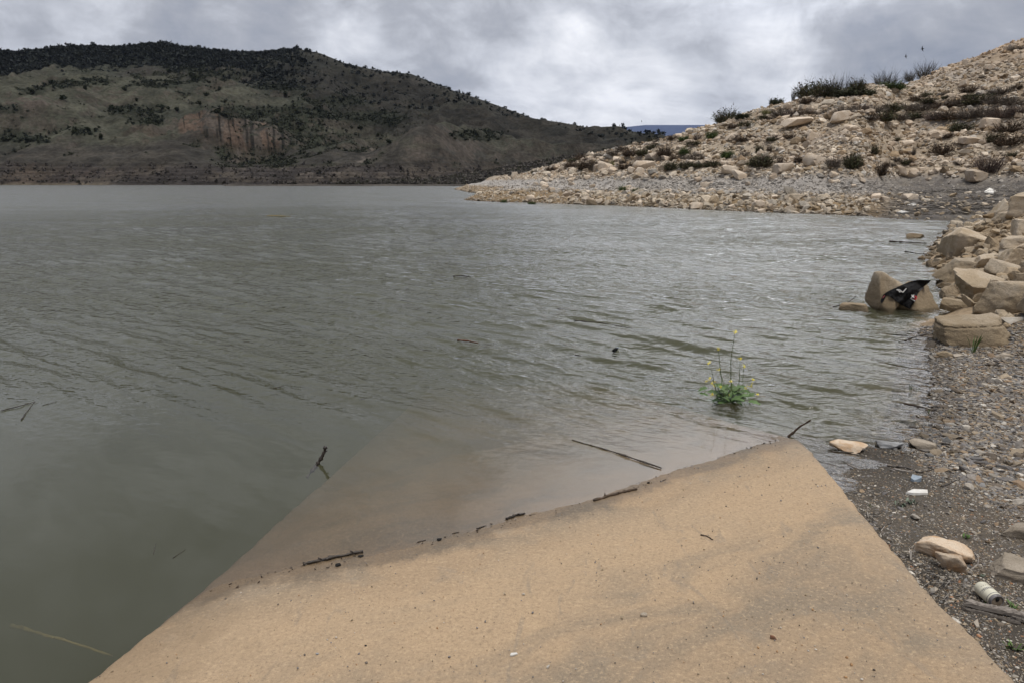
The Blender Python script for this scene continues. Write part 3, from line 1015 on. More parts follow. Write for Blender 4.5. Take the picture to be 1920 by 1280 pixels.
c = mixc(c, (.026, .030, .022), 0.7 * belts)
HILL = dict(belts=belts, th=TH[0], tt=tt[:, 0], Z=Z, X=X, Y=Y, dark=dark, lowz=lowz, scrub=sstep(0.1, 0.45, -conv * 0.8 + 0.75 * n2_ + 0.1), rocky=rocky)
M['hill'] = mat_attr('hill', 'hill', nscale=(0.05, 0.35), var=(0.7, 1.3), bscale=0.5, bdist=1.6, rough=1.0, spec=0.05, detail=8)
nr_, nt_ = X.shape
far_hill = tag(link('hill', mesh_np('hill', np.stack([X, Y, Z], -1).reshape(-1, 3), grid_faces(nr_, nt_), {'hill': c.reshape(-1, 3)}, True), M['hill']), kind='structure')

# a low brush-covered spur between the far hill and the rubble point
sp_px = [(420, 347.4), (640, 345.5), (800, 337), (900, 324), (1000, 305), (1150, 279), (1250, 262), (1340, 250), (1500, 235)]
sth, sel = crest_table(sp_px)
TH2, TT2 = np.meshgrid(np.linspace(sth[0], sth[-1], 420), np.linspace(0, 1.5, 130))
r_foot = 318 / np.cos(TH2)
r_top = r_foot + np.interp(TH2, sth, [6, 14, 40, 60, 75, 90, 95, 100, 100])
rr2 = r_foot - 4 + (r_top - r_foot + 4) * TT2
X2, Y2 = rr2 * np.sin(TH2), rr2 * np.cos(TH2)
hh = np.interp(TH2, sth, sel) * r_top + H
Z2 = (hh + 1) * np.where(TT2 < 1, TT2 ** 0.95, 1 - 0.7 * (TT2 - 1)) - 1 + 0.5 * fbm2(X2 / 9, Y2 / 9, 5, 101) * sstep(0, .2, TT2)
b_ = Z2 / 1.7
Z2 = np.where(Z2 > 0, Z2 + 0.22 * np.sin(2 * math.pi * b_), Z2)
nA, nB = fbm2(X2 / 14, Y2 / 14, 5, 102), fbm2(X2 / 3, Y2 / 3, 4, 103)
c2 = mixc(mixc((.075, .068, .062), (.115, .10, .088), sstep(-.3, .3, nA)), (.05, .048, .036), 0.7 * sstep(0.0, .4, nB))
c2 = mixc(c2, (.085, .078, .07), sstep(0.9, 0.2, Z2))
tag(link('spur_hill', mesh_np('spur_hill', np.stack([X2, Y2, Z2], -1).reshape(-1, 3), grid_faces(*X2.shape), {'hill': c2.reshape(-1, 3)}, True), M['hill']), kind='structure')
SPUR = dict(X=X2, Y=Y2, Z=Z2, tt=TT2)

# the blue mountain far down the valley, its top in cloud
mth, mel = crest_table([(900, 300), (1040, 262), (1130, 242), (1210, 234), (1290, 234), (1400, 234), (1600, 240), (2000, 250), (2600, 280)])
TH3, TT3 = np.meshgrid(np.linspace(mth[0], mth[-1], 220), np.linspace(0, 1.3, 50))
rr3 = 8000 + 5000 * TT3
X3, Y3 = rr3 * np.sin(TH3), rr3 * np.cos(TH3)
Z3 = (np.interp(TH3, mth, mel) * 13000) * np.where(TT3 < 1, TT3, 1 - 0.4 * (TT3 - 1)) + 90 * fbm2(X3 / 900, Y3 / 900, 5, 111) * sstep(0, .3, TT3) * (1 - sstep(.7, 1., TT3))
m, gg = new_mat('mountain')
pos = gg.n('ShaderNodeNewGeometry').outputs['Position']
finish(gg, gg.mix(gg.noise(pos, 0.0012, 6, 0.6), (.040, .056, .115), (.060, .080, .15)), 1.0, spec=0.0)  # part of the distance haze is put into this blue base colour
tag(link('mountain', mesh_np('mountain', np.stack([X3, Y3, Z3], -1).reshape(-1, 3), grid_faces(*X3.shape), None, True), m), kind='structure')


# ------------------------------------------------------------------ OBJECTS: boulders of the near bank
def px_size(p, npx):
    """length in metres of npx pixels at the distance of p"""
    depth = p[1] * cp - (p[2] - H) * sp
    return npx * depth / FPX


BVH_PARTS = {}


def boulder(name, label, box, mat='limestone', seed=1, cat='boulder', level=5, depth=0.8, boxy=0.86, cuts=9, rough=0.11, k=34, yaw=0.0,
            tilt=(0.0, 0.0), base=None, group=None, jit=0.24, crack=None, sink=0.25, shear=0.0, lump=0.10, height=None, taper=0.10):
    """a rock whose outline fills the box (x0, x1, top, base) of the photograph, standing on the ground there"""
    x0, x1, yt, yb = box
    p = hit((x0 + x1) / 2, yb) if base is None else np.array(base)
    w = px_size(p, x1 - x0)
    dp = w * depth
    el = math.atan2(H - p[2], math.hypot(p[0], p[1]))
    h = max((px_size(p, yb - yt) - dp * math.sin(el) * 0.75) / math.cos(el), 0.22 * w)
    h = height or h
    V, F = rock_shape(level, seed, boxy, cuts, rough, k, jit, lump)
    V = V / np.abs(V).max(0)
    if crack is not None:
        zc = crack + 0.10 * np.sin(V[:, 0] * 2.3) + 0.06 * fbm3(V * 3, 3, 5)
        gsh = np.exp(-((V[:, 2] - zc) / 0.035) ** 2)
        V[:, :2] *= (1 - 0.07 * gsh)[:, None]
        V[:, :2] *= np.where(V[:, 2] < zc, 1.0, 0.95)[:, None]
    V[:, :2] *= (1 - taper * V[:, 2])[:, None]
    if shear:
        V[:, 2] += shear * V[:, 0]
    V = roty(rotx(V, tilt[0]), tilt[1])
    V = rotz(V, yaw)
    ext = V.max(0) - V.min(0)
    V = (V - (V.max(0) + V.min(0)) / 2) / ext
    full_h = h * (1 + sink)
    V = V * np.array([w, dp, full_h])
    V[:, 2] += full_h / 2
    bear = math.atan2(p[0], p[1])
    V = rotz(V, -bear)
    fwd = np.array([math.sin(bear), math.cos(bear), 0])
    loc = np.array([p[0], p[1], p[2]]) + fwd * dp * 0.5
    loc[2] = p[2] - h * sink
    me = mesh_np(name, V, F, None, True)
    try:
        me.set_sharp_from_angle(angle=math.radians(32))
    except Exception:
        pass
    o = link(name, me, M[mat], loc=tuple(loc))
    BVH_PARTS[label] = (V + loc, F)
    return tag(o, label, cat, group)


B = boulder
B('boulder', 'large squared tan boulder with a crack round its top on the shingle', (1752, 1878, 583, 652), seed=21, depth=0.62, crack=0.42, yaw=0.18, boxy=0.9, cuts=4, k=18, jit=0.14, lump=0.10)
B('boulder', 'broad boulder under the black garment in the shallows', (1680, 1761, 524, 585), seed=34, depth=0.75, yaw=-0.2, cuts=5, shear=0.22)
B('boulder', 'pointed boulder in the water behind the garment\'s empty sleeve', (1622, 1694, 505, 582), seed=47, depth=0.8, yaw=0.5, cuts=10, shear=-0.3, k=24)
B('stone_slab', 'low flat slab lying in the water left of the garment boulders', (1575, 1627, 568, 582), seed=50, depth=0.5, cat='slab', boxy=0.95, cuts=2, jit=0.05)
B('boulder', 'pale wedge boulder with a sloping flat top facing the lake', (1786, 1890, 503, 562), seed=62, depth=0.85, tilt=(0.25, -0.22), yaw=0.25, cuts=3)
B('boulder', 'big rounded tan boulder at the edge of the bank behind the cracked one', (1832, 1945, 520, 592), seed=71, depth=0.8, yaw=-0.3, cuts=6, k=16)
B('boulder', 'low brown boulder half sunk between the garment boulders and the bank', (1764, 1814, 558, 584), seed=75, depth=0.8)
B('boulder', 'wet footed boulder standing in the water at the tip of the rock pile', (1752, 1842, 482, 524), seed=83, depth=0.8, yaw=0.3, shear=0.12)
B('boulder', 'large leaning slab boulder with a dark hollow under its right side', (1760, 1862, 425, 480), seed=95, depth=0.7, tilt=(0.2, -0.45), cuts=4, yaw=0.2)
B('boulder', 'squat boulder below the leaning slab and its hollow', (1826, 1878, 474, 506), seed=102, depth=0.9)
B('boulder', 'blocky boulder at the photo\'s right edge above the wedge boulder', (1866, 1926, 463, 508), seed=113, depth=0.9, yaw=0.5)
B('boulder', 'rounded boulder at the right edge over the blocky one', (1878, 1940, 438, 472), seed=121, depth=0.9)
B('boulder', 'smooth pale boulder on the shoulder of the rock pile', (1862, 1906, 394, 414), seed=133, depth=0.9, yaw=0.8, level=4)
B('boulder', 'upright boulder topping the rock pile at the right edge', (1892, 1950, 364, 404), seed=142, depth=0.9, cuts=7, level=4)
B('boulder', 'tilted boulder beside the one that tops the rock pile', (1852, 1892, 372, 408), seed=151, depth=0.9, tilt=(0, 0.4), level=4)
B('boulder', 'brown boulder at the right edge halfway up the rock pile', (1896, 1946, 410, 446), seed=161, depth=0.9, level=4)
B('stone', 'small angular stone at the foot of the pale wedge boulder', (1824, 1850, 574, 592), seed=172, cat='stone', level=4)
B('stone', 'brown stone sitting in the lake off the rock pile', (1700, 1730, 437, 447), seed=177, cat='stone', level=4, depth=0.6)

# stones on the near beach
B('stone', 'tan flat stone with a wet brown rim beside the ramp corner', (1556, 1622, 827, 847), seed=201, cat='stone', mat='orange_stone', depth=0.5, level=4, boxy=0.95)
B('stone', 'grey slate stone, middle of the three at the water\'s edge', (1642, 1690, 824, 841), seed=208, cat='stone', mat='slate_stone', depth=0.5, level=4, boxy=0.95)
B('stone', 'grey tan wedge stone, farthest from the ramp of the three at the edge', (1704, 1752, 823, 844), seed=215, cat='stone', mat='grey_stone', depth=0.55, level=4)
B('stone', 'orange and white stone with a blue-grey end beside the ramp', (1715, 1816, 1008, 1052), seed=229, cat='stone', mat='orange_stone', depth=0.5, level=5, boxy=0.9, k=15, lump=0.22, rough=0.14, cuts=5)
B('stone', 'small ochre stone tucked in front of the orange and white one', (1752, 1808, 1036, 1072), seed=235, cat='stone', mat='orange_stone', depth=0.4, level=5, boxy=0.95, cuts=4, k=16, rough=.12)
B('stone', 'pale topped stone at the right edge above the can', (1884, 1950, 970, 1014), seed=243, cat='stone', mat='grey_stone', depth=0.6, level=5)
B('stone', 'long grey stone at the right edge just above the can', (1858, 1960, 1046, 1094), seed=252, cat='stone', mat='grey_stone', depth=0.55, level=5, shear=0.25)
B('stone', 'white rounded stone on the shingle right of the water\'s edge', (1858, 1878, 706, 718), seed=261, cat='stone', mat='white_stone', level=3)
B('stone', 'grey upright stone on the shingle above the beach stones', (1803, 1818, 795, 809), seed=266, cat='stone', mat='white_stone', level=3)
B('stone', 'cream chip lying on dark mud right of the white splinter', (1808, 1826, 904, 918), seed=271, cat='stone', mat='white_stone', level=3)
B('stone', 'long pale slab on shingle right of the cracked boulder', (1876, 1932, 594, 608), seed=277, cat='slab', mat='white_stone', level=4, depth=0.5)
B('stone', 'brown stone at the foot of the cracked boulder\'s left side', (1756, 1784, 656, 670), seed=281, cat='stone', mat='limestone', level=4)
B('stone', 'flat pale stone just right of the brown one under the cracked boulder', (1786, 1806, 662, 672), seed=285, cat='stone', mat='white_stone', level=4)
B('stone', 'grey flat stone on the shingle right of the cracked boulder\'s foot', (1866, 1898, 660, 671), seed=287, cat='stone', mat='grey_stone', level=4)
# stones under the water beside the ramp
pz = on_ramp(630, 922)
B('stone', 'drowned brown stone resting on the sunken edge of the ramp', (604, 656, 904, 924), seed=291, cat='stone', mat='limestone', level=4, depth=0.7, base=pz - np.array([0, 0, .03]), height=.03)
q = onz(528, 972, -0.10)
B('stone', 'pale yellowish stone under water outside the ramp\'s sunken edge', (512, 552, 945, 972), seed=296, cat='stone', mat='orange_stone', level=4, depth=0.8, base=q - np.array([0, 0, .13]), height=.05)

# smaller rocks of the near pile
r_ = np.random.default_rng(303)
n_pile = 0
pile_meshes = []
for k_ in range(7):
    V, F = rock_shape(4, 900 + k_, 0.9, 6, 0.06, 24, 0.2)
    me = mesh_np('rock', V, F, None, True)
    me.set_sharp_from_angle(angle=math.radians(32))
    me.materials.append(M['limestone'])
    pile_meshes.append(me)
while n_pile < 95:
    py = r_.uniform(362, 600)
    sx_ = np.interp(py, [350, 372, 400, 420, 445, 470, 490, 520, 560, 600], [1915, 1880, 1850, 1800, 1770, 1746, 1748, 1775, 1790, 1860])
    px = r_.uniform(sx_ - 2, 1960)
    p = hit(px, py)
    if p[2] < 0.01 or not (8.3 < math.hypot(p[0], p[1]) < 30):
        continue
    s = r_.lognormal(math.log(0.17), 0.45)
    s = min(s, 0.42)
    o = link('rock', pile_meshes[n_pile % 7], None)
    o.location = (p[0], p[1], p[2] + 0.15 * s)
    o.rotation_euler = (r_.normal(0, .35), r_.normal(0, .35), r_.uniform(0, 6.28))
    o.scale = (s * 0.75, s * r_.uniform(.45, .7), s * r_.uniform(.3, .5))
    tag(o, 'angular tan rock wedged among the boulders of the near rock pile', 'rock', 'loose rocks of the near rock pile')
    n_pile += 1

# ------------------------------------------------------------------ OBJECTS: the rubble hill
protos1 = [rock_shape(1, 500 + i, 0.9, 5, 0.0, 40, 0.25) for i in range(14)]
protos2 = [rock_shape(2, 540 + i, 0.9, 5, 0.03, 30, 0.22) for i in range(14)]


def hill_points(n, r0, r1, th0, th1, r):
    rad = np.sqrt(r.uniform(0, 1, n) * (r1 ** 2 - r0 ** 2) + r0 ** 2)
    th = r.uniform(th0, th1, n)
    x, y = rad * np.sin(th), rad * np.cos(th)
    return x, y, th


def rock_tones(z, n, r, wash=None):
    pale, tan, brown, grey = np.array([.61, .55, .475]), np.array([.49, .425, .35]), np.array([.32, .25, .175]), np.array([.45, .43, .405])
    t = r.uniform(0, 1, n)[:, None]
    c = pale * (1 - t) + tan * t
    pick = r.uniform(0, 1, n)
    c = np.where((pick < 0.26)[:, None], brown, c)
    c = np.where((pick > 0.88)[:, None], grey, c)
    zz = z + r.normal(0, 0.2, n)
    low = sstep(1.3, 0.9, zz)[:, None]
    c = c * np.array([.97, .95, .91])
    c = c * (1 - low) + (c * 0.62 + np.array([.34, .28, .20]) * 0.34) * low
    drift = (sstep(0.95, 1.25, zz) * sstep(2.5, 2.1, zz))[:, None]
    c = c * (1 - 0.7 * drift) + np.array([.34, .33, .32]) * 0.7 * drift
    hi = (0.5 * sstep(12, 20, z))[:, None]
    c = c * (1 - hi) + np.array([.46, .33, .215]) * hi
    c = c * (1 - 0.3 * sstep(0.25, 0.0, z))[:, None]
    tread = sstep(0.30, 0.08, np.abs((z / 2.3) % 1.0 - 0.5)) * sstep(2.5, 3.5, z)
    c = c * (1 - 0.22 * tread[:, None] * np.array([.85, 1.0, 1.1]))
    return c * r.uniform(0.6, 1.28, n)[:, None]


r_ = np.random.default_rng(404)
TA, TB = theta_px(835), theta_px(2080)
allV, allF, allC, off = [], [], [], 0
for (nn, r0, r1, med, sig, prot) in ((34000, 29, 62, 0.083, 0.55, protos1), (34000, 58, 100, 0.108, 0.55, protos1), (22000, 95, 175, 0.155, 0.5, protos1)):
    x, y, th = hill_points(int(nn * 1.6), r0, r1, TA, TB, r_)
    z = ground(x, y)
    okk = (z > -0.03)
    wsh = sstep(theta_px(1570), theta_px(1680), th) * sstep(2.6, 2.0, z)
    okk &= r_.uniform(0, 1, len(x)) > 0.93 * wsh
    dens = fbm2(x * 0.25, y * 0.25, 3, 421)
    okk &= r_.uniform(-1.3, 0.6, len(x)) < dens + 0.5
    x, y, z, th = x[okk], y[okk], z[okk], th[okk]
    n = len(x)
    s = np.minimum(r_.lognormal(math.log(med), sig, n), 0.75)
    bank_ = sstep(1.2, 0.8, z) * sstep(theta_px(1000), theta_px(1250), th)
    s = s * (1 + 0.35 * bank_) * (0.7 + 0.3 * sstep(theta_px(880), theta_px(1200), th)) * (1 - 0.35 * (z > 1.2) * (z < 2.2))
    S = np.stack([s * r_.uniform(.7, 1.3, n), s * r_.uniform(.55, 1.0, n), s * r_.uniform(.35, .8, n)], 1)
    P = np.stack([x, y, z + 0.12 * s], 1)
    V, F, C = scatter(prot, P, S, rand_rot(n, r_, 0.45), rock_tones(z, n, r_), r_)
    allV.append(V); allF.append(F + off); allC.append(C); off += len(V)
tag(link('rubble', mesh_np('rubble', np.vstack(allV), np.vstack(allF), {'rubble': np.vstack(allC)}, False), M['rubble']), 'tan angular limestone rubble covering the terraced slope across the bay', kind='stuff')

n = 4200
rad = r_.uniform(8.4, 31, n)
th = r_.uniform(theta_px(1690), theta_px(2250), n)
x, y = rad * np.sin(th), rad * np.cos(th)
z, dd = ground(x, y), sdf(x, y)
okk = (dd > -0.3) & (z > -0.10) & (r_.uniform(0, 1, n) < sstep(9.2, 12.5, rad)) & ((rad > 13) | (dd > 0.8))
x, y, z = x[okk], y[okk], z[okk]
n = len(x)
s = np.minimum(r_.lognormal(math.log(0.055), 0.5, n), 0.17)
S = np.stack([s * r_.uniform(.8, 1.4, n), s * r_.uniform(.6, 1.0, n), s * r_.uniform(.35, .8, n)], 1)
t_ = r_.uniform(0, 1, n)[:, None]
C = (np.array([.42, .35, .26]) * t_ + np.array([.27, .20, .125]) * (1 - t_)) * r_.uniform(.7, 1.2, n)[:, None] * (1 - 0.4 * sstep(0.15, -.02, z))[:, None]
V, F, C = scatter(protos2, np.stack([x, y, z + .25 * s], 1), S, rand_rot(n, r_, 0.5), C, r_)
tag(link('rubble', mesh_np('rubble', V, F, {'rubble': C}, False), M['rubble']), 'small broken rock filling the gaps of the near rock pile', kind='stuff')

hill_meshes = []
for k_ in range(8):
    V, F = rock_shape(3, 700 + k_, 0.9, 6, 0.05, 28, 0.2)
    me = mesh_np('rock', V, F, None, True)
    me.set_sharp_from_angle(angle=math.radians(30))
    me.materials.append(M['hill_stone'])
    hill_meshes.append(me)


def hill_rock(px, py, w, h, label, group=None, idx=0, name='boulder', cat='boulder', r=r_):
    p = hit(px, py)
    W_ = px_size(p, w)
    o = link(name, hill_meshes[idx % 8], None)
    o.location = (p[0], p[1], p[2] + 0.25 * px_size(p, h))
    o.rotation_euler = (r.normal(0, .15), r.normal(0, .22), r.uniform(-.5, .5) + math.pi * r.integers(0, 4) / 2)
    o.scale = (W_ * .58, W_ * .58, px_size(p, h) * .62)
    return tag(o, label, cat, group)


for i, (px, py, w, h, lab) in enumerate([
        (1526, 308, 36, 20, 'ochre block beside the grey brush, most orange rock on the slope'),
        (1370, 326, 34, 19, 'pale sloping boulder on the first terrace above the grey drift line'),
        (1389, 334, 24, 13, 'smaller pale boulder just below the sloping one on the drift line'),
        (1466, 321, 32, 18, 'pale slanted boulder left of the ochre block on the terrace'),
        (1829, 335, 32, 20, 'split pale boulder under the round purple-brown bush'),
        (1858, 238, 32, 20, 'big pale boulder on the upper right terrace beside dark brush'),
        (1818, 268, 34, 14, 'flat topped boulder between dark brush clumps at right'),
        (1846, 268, 16, 13, 'block touching the right end of the flat topped boulder'),
        (1492, 232, 46, 13, 'long low slab on the middle terrace under the crest bushes'),
        (1522, 262, 16, 20, 'upright pale block in the middle of the bare scree'),
        (1574, 226, 34, 20, 'jumbled grey boulder on the middle terrace right of the long slab'),
        (1596, 245, 26, 12, 'boulder lying on the scree below the jumbled grey one'),
        (1206, 315, 36, 16, 'flat pale slab on the left end of the terrace'),
        (1201, 327, 15, 15, 'brown block under the flat pale slab at left'),
        (1226, 300, 28, 14, 'wide boulder above the flat pale slab at left'),
        (1134, 316, 26, 14, 'boulder beside the yellow green tuft on the point'),
        (1120, 318, 16, 12, 'narrow rock left of the boulder by the yellow green tuft'),
        (965, 333, 13, 12, 'lone pale rock farthest out along the point\'s crest'),
        (1306, 392, 24, 15, 'brown square block at the waterline across the bay'),
        (1421, 388, 22, 13, 'pale boulder above the waterline beside a smaller upright one'),
        (1443, 394, 11, 13, 'upright pale stone at the waterline right of the pale boulder'),
        (1480, 396, 16, 12, 'pale stone at the waterline nearest the dark wash'),
        (1426, 399, 16, 9, 'low pale stone touching the water across the bay'),
        (1705, 374, 22, 13, 'rounded brown boulder on the upper edge of the dark wash'),
        (1641, 374, 17, 12, 'grey boulder beside the bleached branches, left of a pair'),
        (1658, 377, 13, 11, 'pale boulder beside the bleached branches, right of a pair'),
        (1690, 327, 24, 13, 'brown boulder right of the dark bush on the terrace'),
        (1712, 330, 17, 13, 'square boulder between the brown one and the wash'),
        (1700, 272, 22, 10, 'flat rock on the scree below the middle terrace'),
        (1760, 256, 22, 12, 'tilted rock left of the flat topped boulder')]):
    hill_rock(px, py, w, h, lab, idx=i)
r2_ = np.random.default_rng(77)
cnt = 0
while cnt < 200:
    px, py = r2_.uniform(960, 1915), 0
    top_ = np.interp(px, [q[0] for q in crest_px], [q[1] for q in crest_px]) + 6
    bot_ = np.interp(px, [900, 1060, 1280, 1530, 1620, 1900], [372, 380, 388, 396, 345, 330])
    if bot_ < top_ + 4:
        continue
    py = r2_.uniform(top_, bot_)
    p = hit(px, py)
    s = min(px_size(p, r2_.uniform(8, 15)), 1.5)
    wpx = s / px_size(p, 1.0)
    low_ = p[2] < 1.3
    hill_rock(px, py, wpx, wpx * r2_.uniform(.45, .8), 'angular rock on the muddy lower bank across the bay' if low_ else 'pale angular rock standing out of the rubble slope across the bay',
              'rocks of the lower bank across the bay' if low_ else 'larger rocks in the rubble slope', idx=cnt, name='rock', cat='rock', r=r2_)
    cnt += 1

# ------------------------------------------------------------------ OBJECTS: dry brush and bushes
def brush_mesh(name, seed, n, cols, spread=0.9, tall=1.0, thick=0.012, fan=1.0, leafy=0.0, hollow=0.2):
    """many thin twigs from a root patch (unit: half width 1, height about 1)"""
    r = np.random.default_rng(seed)
    V, F, C = [], [], []
    for i in range(n):
        a = r.uniform(0, 2 * math.pi)
        rb = r.uniform(0, 0.45) * spread
        b = np.array([rb * math.cos(a), rb * math.sin(a), -0.05])
        lean = r.uniform(0.05, 1.0) ** 0.7 * fan
        a2 = a + r.normal(0, 0.6)
        L = r.uniform(0.55, 1.0) * (1.05 - 0.35 * lean * lean)
        dirv = np.array([math.sin(lean) * math.cos(a2) * spread, math.sin(lean) * math.sin(a2) * spread, math.cos(lean) * tall])
        mid = b + dirv * L * 0.55 + np.array([0, 0, 0.06])
        tip = b + dirv * L + r.normal(0, 0.06, 3)
        side = np.cross(dirv, r.normal(0, 1, 3)); side /= np.linalg.norm(side) + 1e-6
        w = thick * r.uniform(.6, 1.5)
        k = len(V)
        V += [b - side * w, b + side * w, mid + side * w * .9, mid - side * w * .9, tip]
        F += [(k, k + 1, k + 2), (k, k + 2, k + 3), (k + 3, k + 2, k + 4)]
        c = np.array(cols[r.integers(0, len(cols))]) * r.uniform(.65, 1.3)
        C += [c] * 5
        for _ in range(2 if r.uniform() < 0.75 else 1):      # side twigs
            s0 = b + (tip - b) * r.uniform(.35, .9)
            dv = dirv * 0.3 + r.normal(0, .22, 3)
            dv[2] = abs(dv[2])
            k = len(V)
            V += [s0 - side * w * .6, s0 + side * w * .6, s0 + dv * r.uniform(.4, .9)]
            F += [(k, k + 1, k + 2)]
            C += [c] * 3
        if leafy:
            for _ in range(int(leafy)):
                s0 = b + (tip - b) * r.uniform(.3, 1.05) + r.normal(0, .05, 3)
                e1, e2 = r.normal(0, .035, 3), r.normal(0, .035, 3)
                k = len(V)
                V += [s0 - e1, s0 + e1, s0 + e2 * 1.6]
                F += [(k, k + 1, k + 2)]
                C += [c * r.uniform(.8, 1.3)] * 3
    me = mesh_np(name, np.array(V), np.array(F), {'brush': np.array(C)}, False)
    me.materials.append(M['brush'])
    return me


GREYB = [(.125, .105, .09), (.085, .072, .06), (.16, .14, .12)]
BROWNB = [(.085, .062, .045), (.055, .042, .032), (.12, .085, .06)]
PURPB = [(.10, .075, .068), (.07, .055, .05), (.14, .105, .09)]
OLIVEB = [(.052, .055, .028), (.08, .078, .042), (.034, .038, .02)]
GREENB = [(.055, .085, .026), (.085, .115, .038), (.035, .055, .02)]
YELB = [(.19, .19, .075), (.14, .15, .06), (.23, .20, .10)]
STRAWB = [(.24, .20, .14), (.17, .14, .10), (.30, .25, .18)]
BR = {
    'grey': [brush_mesh('bush', 1 + i, 330, GREYB, 1.0, 1.0, .011, 1.25) for i in range(2)],
    'brown': [brush_mesh('bush', 11 + i, 380, BROWNB, 1.0, 1.0, .012, 1.3, 1) for i in range(2)],
    'purple': [brush_mesh('bush', 21 + i, 420, PURPB, 1.0, 1.0, .010, 1.4) for i in range(1)],
    'olive': [brush_mesh('bush', 31 + i, 380, OLIVEB + [BROWNB[0]], 1.0, 1.0, .012, 1.15, 2) for i in range(3)],
    'green': [brush_mesh('bush', 41 + i, 340, GREENB, 1.0, 1.0, .014, 1.3, 3) for i in range(2)],
    'yellow': [brush_mesh('bush', 51, 240, YELB, 1.0, 1.0, .014, 0.9, 1)],
    'bare': [brush_mesh('bush', 61 + i, 210, [(.07, .062, .05), (.10, .09, .075), (.05, .048, .036)], 1.0, 1.0, .008, 1.0) for i in range(2)],
    'mound': [brush_mesh('bush', 71 + i, 520, [(.03, .036, .02), (.045, .05, .026), (.06, .062, .035)], 1.0, 0.85, .016, 1.5, 4) for i in range(2)],
}


def bush(kind, px, py, w, h, label, group=None, name='bush', cat='bush', r=r2_):
    p = hit(px, py)
    mes = BR[kind]
    o = link(name, mes[int(r.integers(0, len(mes)))], None)
    o.location = (p[0], p[1], p[2] - 0.03)
    s = px_size(p, w) / 1.55
    o.scale = (s, s * 0.85, px_size(p, h) / 0.92)
    o.rotation_euler = (0, 0, r.uniform(0, 6.28))
    return tag(o, label, cat, group)


